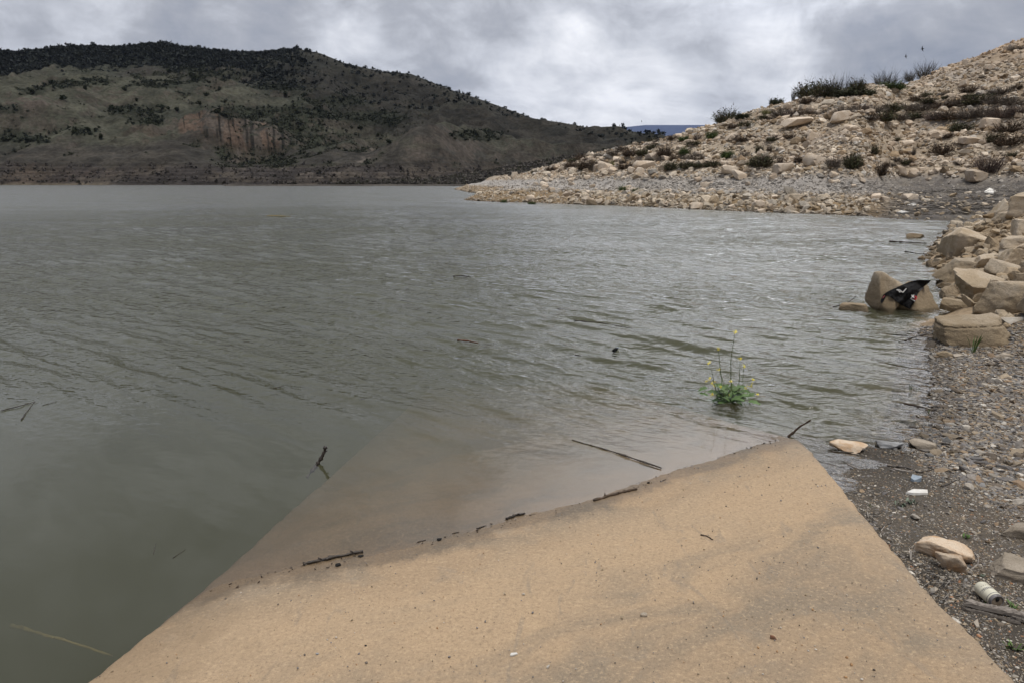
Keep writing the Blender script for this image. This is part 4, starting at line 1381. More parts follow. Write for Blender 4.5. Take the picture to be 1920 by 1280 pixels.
for kind, px, py, w, h, lab in [
        ('olive', 1360, 231, 46, 28, 'airy grey green bush alone on the crest at the hill\'s left shoulder'),
        ('mound', 1393, 222, 34, 13, 'low dark dome bush right of the airy one on the crest'),
        ('mound', 1455, 196, 20, 11, 'tiny dark round bush on the crest left of the bush row'),
        ('bare', 1487, 188, 10, 20, 'thin bare straw coloured sapling at the left end of the crest row'),
        ('olive', 1520, 184, 48, 26, 'leafy olive bush starting the crest row beside the bare sapling'),
        ('olive', 1546, 182, 40, 22, 'olive bush second from the left in the crest row'),
        ('bare', 1568, 178, 48, 32, 'tall leafless bush in the middle of the crest row'),
        ('olive', 1607, 170, 34, 26, 'upright bush with a rounded top right of the tall leafless one'),
        ('mound', 1600, 180, 56, 14, 'dark low hedge like bush under the crest row'),
        ('bare', 1660, 164, 46, 28, 'spreading bare bush above the bright green mound on the crest'),
        ('green', 1672, 168, 44, 12, 'bright green mound bush on the crest'),
        ('bare', 1704, 152, 24, 18, 'small bare bush left of the last crest thicket'),
        ('bare', 1734, 146, 36, 26, 'bare thicket at the right end of the crest bushes'),
        ('yellow', 1437, 216, 22, 12, 'mustard yellow bush on the slope below the dark dome bush'),
        ('purple', 1852, 322, 64, 40, 'large round purple brown bush on the terrace at far right'),
        ('brown', 1767, 291, 52, 28, 'wide dark brown bush on bare scree left of the purple one'),
        ('olive', 1635, 290, 27, 20, 'small olive tuft alone on the bare scree'),
        ('grey', 1713, 291, 10, 18, 'single thin dry stalk clump between the olive tuft and brown bush'),
        ('olive', 1599, 314, 38, 32, 'tall olive brown bush right of the ochre block'),
        ('grey', 1566, 312, 46, 22, 'grey brush between the ochre block and the olive brown bush'),
        ('brown', 1648, 328, 38, 26, 'dark brown bush above the bleached branches'),
        ('brown', 1657, 312, 24, 22, 'narrow brown bush behind the dark one by the bleached branches'),
        ('olive', 1425, 312, 52, 24, 'wide olive bush on the first terrace near the pale slanted boulder'),
        ('olive', 1424, 286, 16, 16, 'small dark bush above the wide olive one'),
        ('brown', 1442, 286, 14, 16, 'slim brown bush beside the small dark one on the scree'),
        ('grey', 1396, 294, 28, 14, 'grey brown bush right of the green one on the scree'),
        ('green', 1363, 296, 30, 16, 'low green bush on the scree left of the grey brown one'),
        ('olive', 1333, 314, 27, 15, 'olive tuft on the first terrace below the green bush'),
        ('grey', 1306, 298, 38, 17, 'grey olive bush on the scree near the slope\'s left end'),
        ('green', 1283, 291, 24, 17, 'bright green bush left of the grey olive one'),
        ('olive', 1287, 316, 34, 14, 'dark olive tuft on the first terrace at left'),
        ('olive', 1257, 318, 28, 18, 'upright dark bush beside the dark olive tuft'),
        ('green', 1335, 260, 24, 17, 'green bush on the upper slope by the skyline at left'),
        ('purple', 1307, 262, 20, 14, 'purplish bush left of the green one near the skyline'),
        ('green', 1283, 264, 26, 10, 'low green brush left of the purplish bush near the skyline'),
        ('brown', 1246, 292, 42, 22, 'dark brown bush above the wide boulder at left'),
        ('brown', 1100, 316, 46, 20, 'brown bush on the point left of its yellow green neighbour'),
        ('yellow', 1147, 315, 15, 15, 'yellow green tuft on the rocky point'),
        ('olive', 1002, 327, 14, 9, 'small dark tuft far out on the rocky point'),
        ('brown', 1032, 322, 22, 12, 'brown tuft on the point between the small dark one and the brown bush'),
        ('green', 1168, 359, 20, 12, 'vivid green tuft on the muddy bank, left of a pair'),
        ('green', 1193, 362, 16, 11, 'vivid green tuft on the muddy bank, right of a pair'),
        ('green', 945, 380, 15, 7, 'green weeds at the waterline of the point\'s tip'),
        ('green', 997, 383, 16, 6, 'pale green weeds at the waterline along the point'),
        ('brown', 1890, 249, 64, 24, 'long dark brush clump at the right edge on the upper terrace'),
        ('brown', 1893, 272, 60, 24, 'dark brush clump at the right edge beneath the long one'),
        ('olive', 1862, 268, 36, 22, 'olive brush joined to the dark clump at the right edge'),
        ('olive', 1802, 247, 46, 20, 'olive brush left of the big pale boulder on the upper terrace'),
        ('olive', 1737, 184, 22, 13, 'dark round tuft alone on the high slope'),
        ('grey', 1770, 181, 24, 12, 'grey tuft right of the dark round one on the high slope'),
        ('brown', 1822, 173, 52, 14, 'reddish brown low brush on the high slope'),
        ('grey', 1878, 176, 56, 16, 'grey brush on the high slope near the right edge'),
        ('brown', 1906, 168, 30, 12, 'brown brush at the right edge of the high slope'),
        ('olive', 1718, 223, 46, 14, 'green brush on the middle terrace'),
        ('purple', 1905, 214, 44, 22, 'dark mauve brush at the right edge above the long clump')]:
    k_ = 1.3 if 'crest' in lab and py < 200 else 1.0
    bush(kind, px, py, w * k_, h * k_, lab)
for j, (px, py, w, h) in enumerate([(1464, 216, 30, 12), (1490, 216, 34, 13), (1516, 217, 30, 10), (1556, 212, 34, 11), (1584, 211, 32, 12), (1612, 209, 36, 14), (1640, 209, 34, 12), (1668, 207, 34, 13),
                                    (1700, 206, 34, 12), (1730, 205, 30, 11), (1626, 224, 34, 12), (1656, 224, 36, 13), (1686, 223, 30, 11), (1754, 222, 36, 14), (1784, 221, 36, 12), (1816, 219, 40, 16),
                                    (1846, 216, 38, 16), (1874, 219, 36, 16), (1800, 194, 40, 12), (1838, 192, 44, 13), (1870, 193, 40, 13), (1900, 195, 40, 14), (1770, 200, 36, 10), (1740, 192, 26, 9)]):
    bush(('grey', 'purple', 'brown', 'olive')[j % 4 if j % 3 else 0], px, py + 2, w * 1.45, h * 1.45, 'grey brown brush in the long scrub bands of the upper terraces', 'brush of the upper terrace bands')
for j, (px, py, w, h) in enumerate([(1060, 316, 26, 9), (1075, 305, 26, 9), (1150, 291, 36, 14), (1180, 292, 38, 16), (1205, 291, 30, 14), (1165, 281, 34, 10), (1200, 277, 36, 11), (1225, 280, 30, 12), (1236, 268, 30, 10),
                                    (1262, 262, 26, 10), (1300, 272, 30, 10), (1345, 250, 24, 9), (1375, 240, 30, 10), (1400, 237, 32, 11), (1340, 312, 22, 10), (1265, 300, 26, 12)]):
    bush(('brown', 'olive', 'grey')[j % 3], px, py, w, h, 'brown and olive brush along the crest of the rocky point', 'brush along the point\'s crest')

r3_ = np.random.default_rng(88)
cnt = 0
while cnt < 85:
    px = r3_.uniform(1040, 1915)
    top_ = np.interp(px, [q[0] for q in crest_px], [q[1] for q in crest_px]) + 5
    py = r3_.uniform(top_, np.interp(px, [1040, 1280, 1900], [318, 322, 320]))
    p = hit(px, py)
    if p[2] < 2.6 or abs((p[2] / 2.3) % 1.0 - 0.5) > 0.16:
        continue
    w_ = r3_.uniform(14, 34)
    bush(('grey', 'brown', 'olive', 'purple')[cnt % 4], px, py, w_, w_ * r3_.uniform(.32, .5), 'low dry scrub tuft scattered along the rubble terraces', 'low scrub of the rubble terraces', r=r3_)
    cnt += 1

# ------------------------------------------------------------------ OBJECTS: shingle, grit and drift litter (nobody could count them)
r_ = np.random.default_rng(505)
PB = [rock_shape(1, 300 + i, 0.9, 4, 0.0, 20, 0.3) for i in range(10)]
n = 340000
rad = np.exp(r_.uniform(math.log(2.2), math.log(13.5), n))
th = r_.uniform(theta_px(1400), theta_px(2060), n)
x, y = rad * np.sin(th), rad * np.cos(th)
dd = sdf(x, y)
inr = (x < ramp_xr(y) + 0.01) & (y < 5.3)
gn_ = fbm2(x * 1.2, y * 1.2, 5, 41)
grav = sstep(2.55, 3.1, x + 0.30 * gn_) * sstep(3.2, 4.2, y + 0.3 * gn_)
okk = (~inr) & (dd > -0.35) & (r_.uniform(0, 1, n) < 0.20 + 0.80 * grav) & (rad < 10.5)
x, y, rad, dd, grav = x[okk], y[okk], rad[okk], dd[okk], grav[okk]
n = len(x)
z = ground(x, y)
s = r_.lognormal(0, 0.55, n) * (0.0032 + 0.0046 * grav)
s = np.minimum(s, 0.06)
S = np.stack([s * r_.uniform(.8, 1.4, n), s * r_.uniform(.6, 1.0, n), s * r_.uniform(.3, .6, n)], 1)
pal = np.array([(.20, .18, .16), (.15, .14, .135), (.26, .21, .15), (.30, .27, .23), (.23, .16, .10), (.13, .105, .08), (.48, .45, .40), (.175, .172, .168), (.27, .20, .13)])
C = pal[r_.choice(len(pal), n, p=[.18, .17, .14, .12, .05, .16, .05, .09, .04])] * r_.uniform(.65, 1.25, n)[:, None]
C = C * (1 - 0.35 * sstep(0.3, 0.0, dd))[:, None]
V, F, C = scatter(PB, np.stack([x, y, z + 0.15 * s], 1), S, rand_rot(n, r_, 0.25), C, r_)
tag(link('shingle', mesh_np('shingle', V, F, {'pebble': C}, False), M['pebble']), 'mixed grey and tan pebbles strewn over the beach beside the ramp', kind='stuff')

# pale flecks of grit in the dark mud
n = 60000
rad = np.exp(r_.uniform(math.log(2.0), math.log(6.5), n))
th = r_.uniform(theta_px(1450), theta_px(2150), n)
x, y = rad * np.sin(th), rad * np.cos(th)
okk = ~((x < ramp_xr(y) + 0.005) & (y < 5.3)) & (sdf(x, y) > 0.0) & (fbm2(x * 2, y * 2, 3, 511) > r_.uniform(-.6, .35, n))
x, y = x[okk], y[okk]
n = len(x)
s = np.minimum(r_.lognormal(math.log(0.0027), 0.45, n), 0.010)
S = np.stack([s * r_.uniform(.8, 1.6, n), s, s * .5], 1)
pal = np.array([(.42, .38, .32), (.50, .47, .42), (.28, .22, .15), (.14, .12, .10), (.34, .18, .10)])
C = pal[r_.choice(5, n, p=[.30, .14, .28, .21, .07])] * r_.uniform(.7, 1.2, n)[:, None]
V, F, C = scatter([rock_shape(1, 330, 0.9, 3, 0, 14, .3)], np.stack([x, y, ground(x, y) + 0.1 * s], 1), S, rand_rot(n, r_, 0.3), C, r_)
tag(link('grit', mesh_np('grit', V, F, {'pebble': C}, True), M['pebble']), 'pale flecks of grit in the dark wet mud beside the ramp', kind='stuff')

# loose grains on the ramp
n = 5200
x, y = r_.uniform(-1.9, 2.2, n), np.exp(r_.uniform(math.log(1.9), math.log(5.0), n))
okk = (x > ramp_xl(y) + 0.02) & (x < ramp_xr(y) - 0.01) & (ramp_z(x, y) > 0.0) & (fbm2(x * 1.7, y * 1.7, 4, 521) > r_.uniform(-.7, .45, n))
x, y = x[okk], y[okk]
n = len(x)
s = np.minimum(r_.lognormal(math.log(0.0016), 0.5, n), 0.006)
S = np.stack([s * r_.uniform(.8, 1.5, n), s, s * .7], 1)
pal = np.array([(.14, .12, .10), (.30, .24, .16), (.55, .50, .44), (.22, .21, .21), (.40, .24, .12)])
C = pal[r_.choice(5, n, p=[.20, .26, .12, .28, .14])] * r_.uniform(.7, 1.2, n)[:, None]
V, F, C = scatter([rock_shape(1, 331, 0.9, 3, 0, 14, .3)], np.stack([x, y, ramp_z(x, y) + 0.3 * s + 0.002], 1), S, rand_rot(n, r_, 0.4), C, r_)
tag(link('gravel', mesh_np('gravel', V, F, {'pebble': C}, True), M['pebble']), 'fine loose gravel scattered on the sandy ramp', kind='stuff')

# drifted dark specks along the water's edge on the ramp
n = 300
u = r_.uniform(_wu[0], _wu[-1], n)
nn = np.interp(u, _wu, _wn) - np.abs(r_.normal(0, 0.035, n)) + 0.012
x, y = u * RU[0] + nn * RN[0], u * RU[1] + nn * RN[1]
okk = fbm2(u * 3, u * 0 + 1.0, 3, 531) > r_.uniform(-.5, .4, n)
x, y = x[okk], y[okk]
n = len(x)
s = np.minimum(r_.lognormal(math.log(0.0024), 0.6, n), 0.009)
S = np.stack([s * r_.uniform(1, 3, n), s * .6, s * .4], 1)
C = np.array([(.05, .035, .024)]) * r_.uniform(.4, 1.6, n)[:, None]
V, F, C = scatter([rock_shape(1, 332, 0.9, 3, 0, 14, .3)], np.stack([x, y, np.maximum(ramp_z(x, y), 0) + 0.004], 1), S, rand_rot(n, r_, 0.1), C, r_)
tag(link('drift_debris', mesh_np('drift_debris', V, F, {'pebble': C}, True), M['pebble']), 'dark specks of plant debris along the waterline on the ramp', kind='stuff')

# bleached drift twigs on the bank across the bay, dark drift on the wash
def twig_field(n, th0, th1, r0, r1, zlo, zhi, cols, L, seed, flat=0.12, thick=0.008):
    r = np.random.default_rng(seed)
    x, y, th = hill_points(n, r0, r1, th0, th1, r)
    z = ground(x, y)
    zz = z + 0.25 * fbm2(x * 0.3, y * 0.3, 3, seed)
    k = (zz > zlo) & (zz < zhi) & (fbm2(x * 0.35, y * 0.35, 3, seed + 3) > r.uniform(-.7, .3, n))
    x, y, z = x[k], y[k], z[k]
    Vs, Fs, Cs, off = [], [], [], 0
    for i in range(len(x)):
        l = r.lognormal(math.log(L), .5)
        a = r.normal(0, 0.7) + (math.pi if r.uniform() < .5 else 0)
        e_ = abs(r.normal(0, flat))
        dv = np.array([math.cos(a) * math.cos(e_), math.sin(a) * math.cos(e_), math.sin(e_)]) * l
        p0 = np.array([x[i], y[i], z[i] + 0.05])
        pm = p0 + dv * .5 + r.normal(0, .06 * l, 3)
        V, F = tube([p0, pm, p0 + dv], [thick * r.uniform(.7, 1.8), thick, thick * .4], 3, False)
        Vs.append(V); Fs.append(F + off); off += len(V)
        Cs.append(np.repeat((np.array(cols[r.integers(0, len(cols))]) * r.uniform(.7, 1.25))[None], len(V), 0))
    return np.vstack(Vs), np.vstack(Fs), np.vstack(Cs)


V, F, C = twig_field(9500, theta_px(960), theta_px(1960), 34, 66, 1.0, 2.5, [(.30, .285, .27), (.24, .23, .22), (.38, .36, .34), (.15, .14, .13)], 0.40, 541, 0.25)
tag(link('drift_twigs', mesh_np('drift_twigs', V, F, {'twig': C}, True), M['twig']), 'bleached grey drift twigs in a band along the bank across the bay', kind='stuff')
V, F, C = twig_field(6000, theta_px(1560), theta_px(1990), 32, 56, 0.15, 2.3, [(.06, .054, .05), (.10, .09, .08), (.17, .155, .14), (.04, .036, .034)], 0.45, 551, 0.04)
tag(link('drift_debris', mesh_np('drift_debris', V, F, {'twig': C}, True), M['twig']), 'dark matted drift debris over the muddy wash at the head of the bay', kind='stuff')


# ------------------------------------------------------------------ OBJECTS: sticks and driftwood
def stick(label, pts, rad, mat='wet_stick', name='stick', cat='stick', knots=0, seed=1, wob=0.006, taper=0.5, lift=0.0, sides=7):
    """pts: pixels on the ground or water, or world points; a knobbly tapering branch"""
    P = np.array([hit(*q) + np.array([0, 0, lift + rad * .6 + (.020 if 'float' in label and pts[0][1] < 700 else .002 if 'float' in label else 0)]) if len(q) == 2 else np.array(q) for q in pts])
    Q = smooth_path(P, 22, seed, wob)
    r = np.random.default_rng(seed)
    rad = rad * (0.62 if 'float' in label else 0.8)
    rr_ = rad * np.linspace(1, taper, 22) * (1 + 0.22 * r.normal(0, 1, 22))
    parts = [tube(Q, rr_, sides, True, 0.08, seed)]
    for k in range(knots):
        i = int(r.integers(3, 18))
        dv = r.normal(0, 1, 3); dv[2] = abs(dv[2]); dv /= np.linalg.norm(dv)
        parts.append(tube([Q[i], Q[i] + dv * rad * 2.6], [rad * .7, rad * .35], 6))
    V, F = join(parts)
    V, c = recentre(V)
    o = link(name, mesh_np(name, V, F, None, True), M[mat], loc=tuple(c))
    return tag(o, label, cat)


stick('thick black soaked stick lying across the lower waterline of the ramp', [(569, 1058), (625, 1046), (682, 1034)], 0.0105, knots=3, seed=3, taper=0.7)
stick('dark brown stick stranded on the upper part of the ramp\'s waterline', [(1112, 939), (1150, 928), (1194, 917)], 0.0115, 'brown_stick', knots=2, seed=4, taper=0.9)
stick('long dark knotted stick floating just off the ramp\'s waterline', [(1240, 879), (1150, 848), (1072, 826)], 0.011, 'wet_stick', knots=3, seed=5, taper=0.5)
stick('short knobbly black twig on the middle of the waterline', [(950, 973), (968, 966), (984, 963)], 0.008, knots=3, seed=6, taper=.8)
stick('small black twig just left of the knobbly one on the waterline', [(893, 991), (912, 985)], 0.0055, seed=7, wob=.002)
stick('thin twig fragment touching the waterline between two dark lumps', [(848, 1000), (861, 997)], 0.004, seed=8, wob=.001)
stick('tiny black twig left along the waterline nearest the lower stick', [(783, 1016), (799, 1012)], 0.004, seed=9, wob=.001)
stick('sliver of dark wood on the waterline right of the knobbly twig', [(992, 966), (1004, 963)], 0.003, seed=10, wob=.001)
stick('thin dark sliver beyond the stranded brown stick by the round lump', [(1238, 903), (1249, 898)], 0.004, seed=11, wob=.001)
stick('brown twig lying alone on dry sand in the middle of the ramp', [(1314, 1003), (1325, 1005), (1337, 1012)], 0.0055, 'brown_stick', seed=12, wob=.002)
# pieces standing out of the water
pb = onz(1474, 816)
stick('stick with a pale broken end leaning out of the water at the ramp\'s corner', [tuple(pb - [0, 0, .03]), tuple(at_y(1497, 801, pb[1] - .02)), tuple(at_y(1520, 787, pb[1] - .05))], 0.012, 'brown_stick', seed=13, wob=.003, taper=.6)
pb = onz(596, 868)
stick('black stub of a branch slanting up out of the murky water', [tuple(onz(575, 895, -.08)), tuple(pb), tuple(at_y(607, 850, pb[1] + .01)), tuple(at_y(611, 836, pb[1] + .01))], 0.014, 'wet_stick', seed=14, wob=.003, taper=1.0, knots=1)
stick('straight dark twig floating at the left edge of the photo', [(2, 771), (30, 764), (66, 754)], 0.008, seed=15, wob=.004)
stick('short dark twig crossing the straight one at the left edge', [(40, 787), (52, 770), (66, 752)], 0.006, seed=16, wob=.004)
stick('faint thin twig floating right of the crossed pair at left', [(80, 760), (106, 753)], 0.004, seed=17, wob=.002)
stick('small twig floating alone in mid water above the ramp\'s left side', [(512, 729), (533, 724)], 0.007, seed=18, wob=.002)
stick('slender dark twig tip in calm water near the ramp\'s left edge, upright one', [(288, 1038), (292, 1019)], 0.0025, seed=19, wob=.001)
stick('slender dark twig lying in calm water near the ramp\'s left edge', [(324, 1046), (348, 1030)], 0.0025, seed=20, wob=.001)
stick('long thin reed floating level in the middle of the bay', [(1076, 604), (1130, 609), (1186, 620)], 0.010, seed=21, wob=.003, name='reed', cat='reed')
stick('pale yellow reed floating far out near the middle of the lake', [(500, 407), (520, 407), (545, 408)], 0.05, 'straw', seed=22, wob=.01, name='reed', cat='reed')
stick('reddish floating branch in the centre of the water', [(858, 642), (875, 644), (897, 648)], 0.02, 'reddish', seed=23, wob=.01, knots=3, name='branch', cat='branch')
stick('dark floating branch farther out than the reddish one', [(850, 521), (868, 520), (884, 523)], 0.022, 'wet_stick', seed=24, wob=.012, knots=2, name='branch', cat='branch')
stick('short dark twig floating in the middle distance above the long reed', [(1008, 551), (1020, 548)], 0.010, seed=25, wob=.003)
stick('small dark twig floating between the reddish branch and the ramp', [(674, 750), (688, 746)], 0.006, seed=26, wob=.002)
stick('speck of driftwood floating above the reed\'s left end', [(1045, 583), (1060, 583)], 0.012, seed=27, wob=.003)
stick('driftwood chip floating in the gentle ripples left of the bottle', [(1078, 669), (1090, 671)], 0.010, seed=28, wob=.003)
pb = onz(1562, 576)
stick('dark branch rising out of the water left of the low flat slab', [tuple(pb), tuple(at_y(1590, 568, pb[1])), tuple(at_y(1605, 555, pb[1] + .05))], 0.014, seed=29, wob=.01)
stick('dark twig lying at the water\'s edge left of the cracked boulder', [(1696, 640), (1712, 634), (1745, 624)], 0.012, seed=30, wob=.012, knots=2)
stick('thick dark branch half in the shallows below the grass blades', [(1694, 757), (1720, 762), (1750, 770)], 0.012, 'brown_stick', seed=31, wob=.004)
stick('thin dark stick floating along the shallows off the rock pile', [(1668, 455), (1700, 457), (1738, 459)], 0.04, 'brown_stick', seed=32, wob=.02)
stick('dark stick in the shallows below the thin floating one off the rock pile', [(1697, 474), (1720, 478), (1745, 480)], 0.025, 'wet_stick', seed=33, wob=.015, knots=2)
stick('thin pale stick on dark mud right of the ramp\'s corner', [(1588, 870), (1600, 875), (1614, 881)], 0.006, 'bleached', seed=34, wob=.001)
stick('pale curved stick beside a dark branch below the three stones', [(1674, 879), (1700, 884), (1724, 884)], 0.007, 'bleached', seed=35, wob=.002)
stick('dark bent branch on the mud below the three flat stones', [(1664, 874), (1700, 877), (1722, 887), (1750, 880)], 0.009, 'wet_stick', seed=36, wob=.004, knots=2)
stick('long dark twig along the wet mud edge by the tan flat stone', [(1558, 846), (1580, 848), (1608, 848)], 0.006, 'wet_stick', seed=37, wob=.002)
stick('thin dark twig on the mud right of the white splinter', [(1765, 912), (1785, 905), (1806, 893)], 0.006, 'wet_stick', seed=38, wob=.004, knots=2)
stick('thin grey stick on the mud above the cream chip', [(1818, 892), (1834, 902)], 0.0035, 'bleached', seed=39, wob=.001)
stick('pale curled root behind the orange and white stone', [(1818, 1070), (1834, 1058), (1834, 1045), (1826, 1036)], 0.006, 'bleached', seed=40, wob=.001, name='root', cat='root')
stick('thin straw coloured stick leaning on the lower right edge of the ramp', [(1858, 1217), (1875, 1233), (1892, 1246)], 0.003, 'bleached', seed=41, wob=.001)
# branches among the far bank's drift
for pts, rad, lab in [
        ([(1492, 372), (1503, 362), (1514, 352)], 0.035, 'pale bleached branch slanting up the bank left of the twig tangle'),
        ([(1505, 372), (1530, 369), (1556, 364)], 0.03, 'thin bleached branch lying level under the slanting one'),
        ([(1570, 358), (1590, 352), (1602, 348)], 0.03, 'bleached branch at the left of the twig tangle'),
        ([(1625, 366), (1634, 352), (1648, 334)], 0.04, 'bleached branch standing steeply in the twig tangle'),
        ([(1640, 360), (1655, 350), (1664, 338)], 0.03, 'bleached forked branch on the right of the twig tangle'),
        ([(1330, 350), (1340, 340), (1352, 331)], 0.03, 'bleached branch leaning at the left end of the drift band'),
        ([(1480, 356), (1482, 345), (1484, 340)], 0.025, 'short upright bleached twig in the drift band'),
        ([(1778, 347), (1782, 341), (1786, 333)], 0.06, 'short white plank end standing on the dark wash'),
        ([(1862, 358), (1866, 366)], 0.04, 'small white stick on the dark wash near the rock pile'),
        ([(1890, 342), (1905, 336)], 0.03, 'pale stick on the wash at the right edge'),
        ([(1400, 331), (1440, 330), (1520, 331)], 0.03, 'long grey pole lying level along the top of the drift band')]:
    stick(lab, pts, rad, 'bleached', 'branch', 'branch', seed=int(pts[0][0]), wob=.04, lift=0.08, sides=6)

# lumps at the waterline
for i, (px, py, w, h, lab, mt) in enumerate([
        (824, 1009, 11, 5, 'dark flat lump on the waterline between the twigs', 'black'),
        (1216, 903, 7, 5, 'round black lump in the water beside the stranded brown stick', 'black'),
        (634, 1057, 12, 6, 'black bark lump just below the thick soaked stick', 'black'),
        (676, 1041, 11, 3, 'small bark flake under the right end of the thick soaked stick', 'black'),
        (686, 1209, 6, 4, 'small black pebble on the sand low on the ramp', 'black'),
        (595, 1224, 7, 4, 'grey pebble on the ramp low at left', 'slate_stone'),
        (1207, 1150, 13, 7, 'dark crumb of dried mud on the middle of the ramp', 'grey_stone'),
        (1448, 1192, 14, 8, 'lump of dried mud and leaves low right on the ramp', 'reddish'),
        (1027, 1248, 8, 6, 'pale pebble at the bottom of the ramp right of the white chip', 'white_stone'),
        (981, 1112, 7, 4, 'white pebble above the white chip on the ramp', 'white_stone')]):
    p = hit(px, py + h / 2)
    V, F = rock_shape(3, 1200 + i, 0.9, 4, 0.12, 16, .3)
    w_, h_ = px_size(p, w), px_size(p, h)
    V = V / np.abs(V).max(0) * np.array([w_ * .5, w_ * .35, h_ * .55])
    o = link('pebble' if 'pebble' in lab else 'debris_lump', mesh_np('lump', V, F, None, True), M[mt], loc=(p[0], p[1], p[2] + h_ * .3))
    tag(o, lab, 'pebble' if 'pebble' in lab else 'debris')

# white chip on the ramp, splinter on the mud
def chip(name, label, cat, px, mat, thick, lift=0.0):
    """a thin flat piece whose outline lies on the ground at these pixels"""
    P = np.array([hit(*q) for q in px])
    c = P.mean(0)
    n = len(P)
    up = np.array([0, 0, thick])
    V = np.vstack([P, (P - c) * .96 + c + up * (1 + 0.4 * np.sin(np.arange(n) * 2.1))[:, None]]) + np.array([0, 0, lift])
    bm = bmesh.new()
    vs = [bm.verts.new(v - c) for v in V]
    bm.faces.new(vs[n:])
    bm.faces.new(vs[:n][::-1])
    for i in range(n):
        j = (i + 1) % n
        bm.faces.new((vs[i], vs[j], vs[n + j], vs[n + i]))
    bmesh.ops.recalc_face_normals(bm, faces=bm.faces)
    me = bpy.data.meshes.new(name)
    bm.to_mesh(me); bm.free()
    return tag(link(name, me, M[mat], loc=tuple(c)), label, cat)


chip('shell_chip', 'small white chip lying on sand low in the middle of the ramp', 'chip', [(956, 1229), (958, 1225), (969, 1223), (971, 1226), (960, 1230)], 'white_plastic', .004)
chip('wood_splinter', 'white wood splinter lying on the dark mud', 'splinter', [(1698, 926), (1712, 921), (1739, 920), (1740, 928), (1712, 929)], 'white_plastic', .012, .004)
chip('plastic_scrap', 'small crushed blue grey plastic scrap on the mud above the white splinter', 'scrap', [(1707, 901), (1709, 896), (1718, 895), (1728, 898), (1727, 903), (1714, 904)], 'blue_plastic', .02, .002)
chip('plastic_scrap', 'white plastic strip caught between boulders right of the wedge', 'scrap', [(1862, 577), (1868, 575), (1892, 580), (1890, 583), (1866, 580)], 'white_plastic', .02, .02)
chip('wood_chip', 'flat white flake by the dark wash waterline', 'chip', [(1700, 386), (1712, 383), (1722, 384), (1712, 388)], 'white_plastic', .05, .02)
chip('wood_chip', 'white flake lying on the middle of the dark wash', 'chip', [(1676, 400), (1690, 397), (1704, 399), (1690, 402)], 'white_plastic', .05, .02)
chip('wood_chip', 'pale flat board scrap higher on the dark wash', 'chip', [(1845, 362), (1855, 356), (1868, 360), (1862, 365)], 'white_plastic', .08, .02)
for pxs, lab in (([(1740, 1111), (1752, 1104), (1760, 1107), (1752, 1113)], 'torn white scrap among the roots at the ramp\'s edge'),
                 ([(1824, 1170), (1832, 1165), (1836, 1178), (1830, 1179)], 'curled pale bark flake below the weathered plank')):
    chip('bark_flake', lab, 'flake', pxs, 'white_stone', .008, .006)

# floating bottle in mid water: body, neck and cap
p = onz(1153, 657)
s = px_size(p, 1)
t = empty('floating_bottle', (p[0], p[1], 0.006), 'small dark bottle bobbing upright in the middle of the bay', 'bottle')
t.scale = (.7, .7, .7)


def lathe(prof, n=20):
    V, F = [], []
    for r0, z0 in prof:
        for j in range(n):
            a = 2 * math.pi * j / n
            V.append((r0 * math.cos(a), r0 * math.sin(a), z0))
    for i in range(len(prof) - 1):
        for j in range(n):
            a, b = i * n + j, i * n + (j + 1) % n
            F += [(a, b, b + n), (a, b + n, a + n)]
    return np.array(V), np.array(F)


V, F = lathe([(0.001, -.05), (.028, -.045), (.032, 0), (.030, .03), (.016, .048), (.012, .055)])
V = roty(V, 0.9)
link('body', mesh_np('body', V, F, None, True), M['black'], t)
V, F = lathe([(.012, .053), (.015, .055), (.015, .072), (.001, .073)])
link('cap', mesh_np('cap', roty(V, 0.9), F, None, True), M['blue_plastic'], t)

# root tangle at the ramp's edge
r_ = np.random.default_rng(606)
parts = []
for i in range(130):
    px, py = r_.normal(1762, 22), r_.normal(1088, 22)
    if r_.uniform() < .3:
        px, py = r_.uniform(1625, 1720), 0
        py = np.interp(px, [1620, 1690, 1750], [968, 1046, 1116]) - r_.uniform(0, 20)
    p = hit(px, py)
    if (p[0] < ramp_xr(p[1]) + .02):
        continue
    a, l = r_.uniform(0, 6.28), r_.lognormal(math.log(.05), .5)
    dv = np.array([math.cos(a), math.sin(a), abs(r_.normal(0, .35))]) * l
    parts.append(tube([p + [0, 0, .003], p + dv * .5 + r_.normal(0, .012, 3), p + dv], [.002, .0018, .0008], 4, False))
V, F = join(parts)
cc = np.repeat(r_.choice([.05, .10, .30, .38], len(parts), p=[.3, .3, .25, .15]), [len(q[0]) for q in parts])
tag(link('root_litter', mesh_np('root_litter', V, F, {'twig': np.stack([cc, cc * .93, cc * .85], 1)}, True), M['twig']), 'fine roots and twigs matted along the ramp\'s muddy edge', kind='stuff')

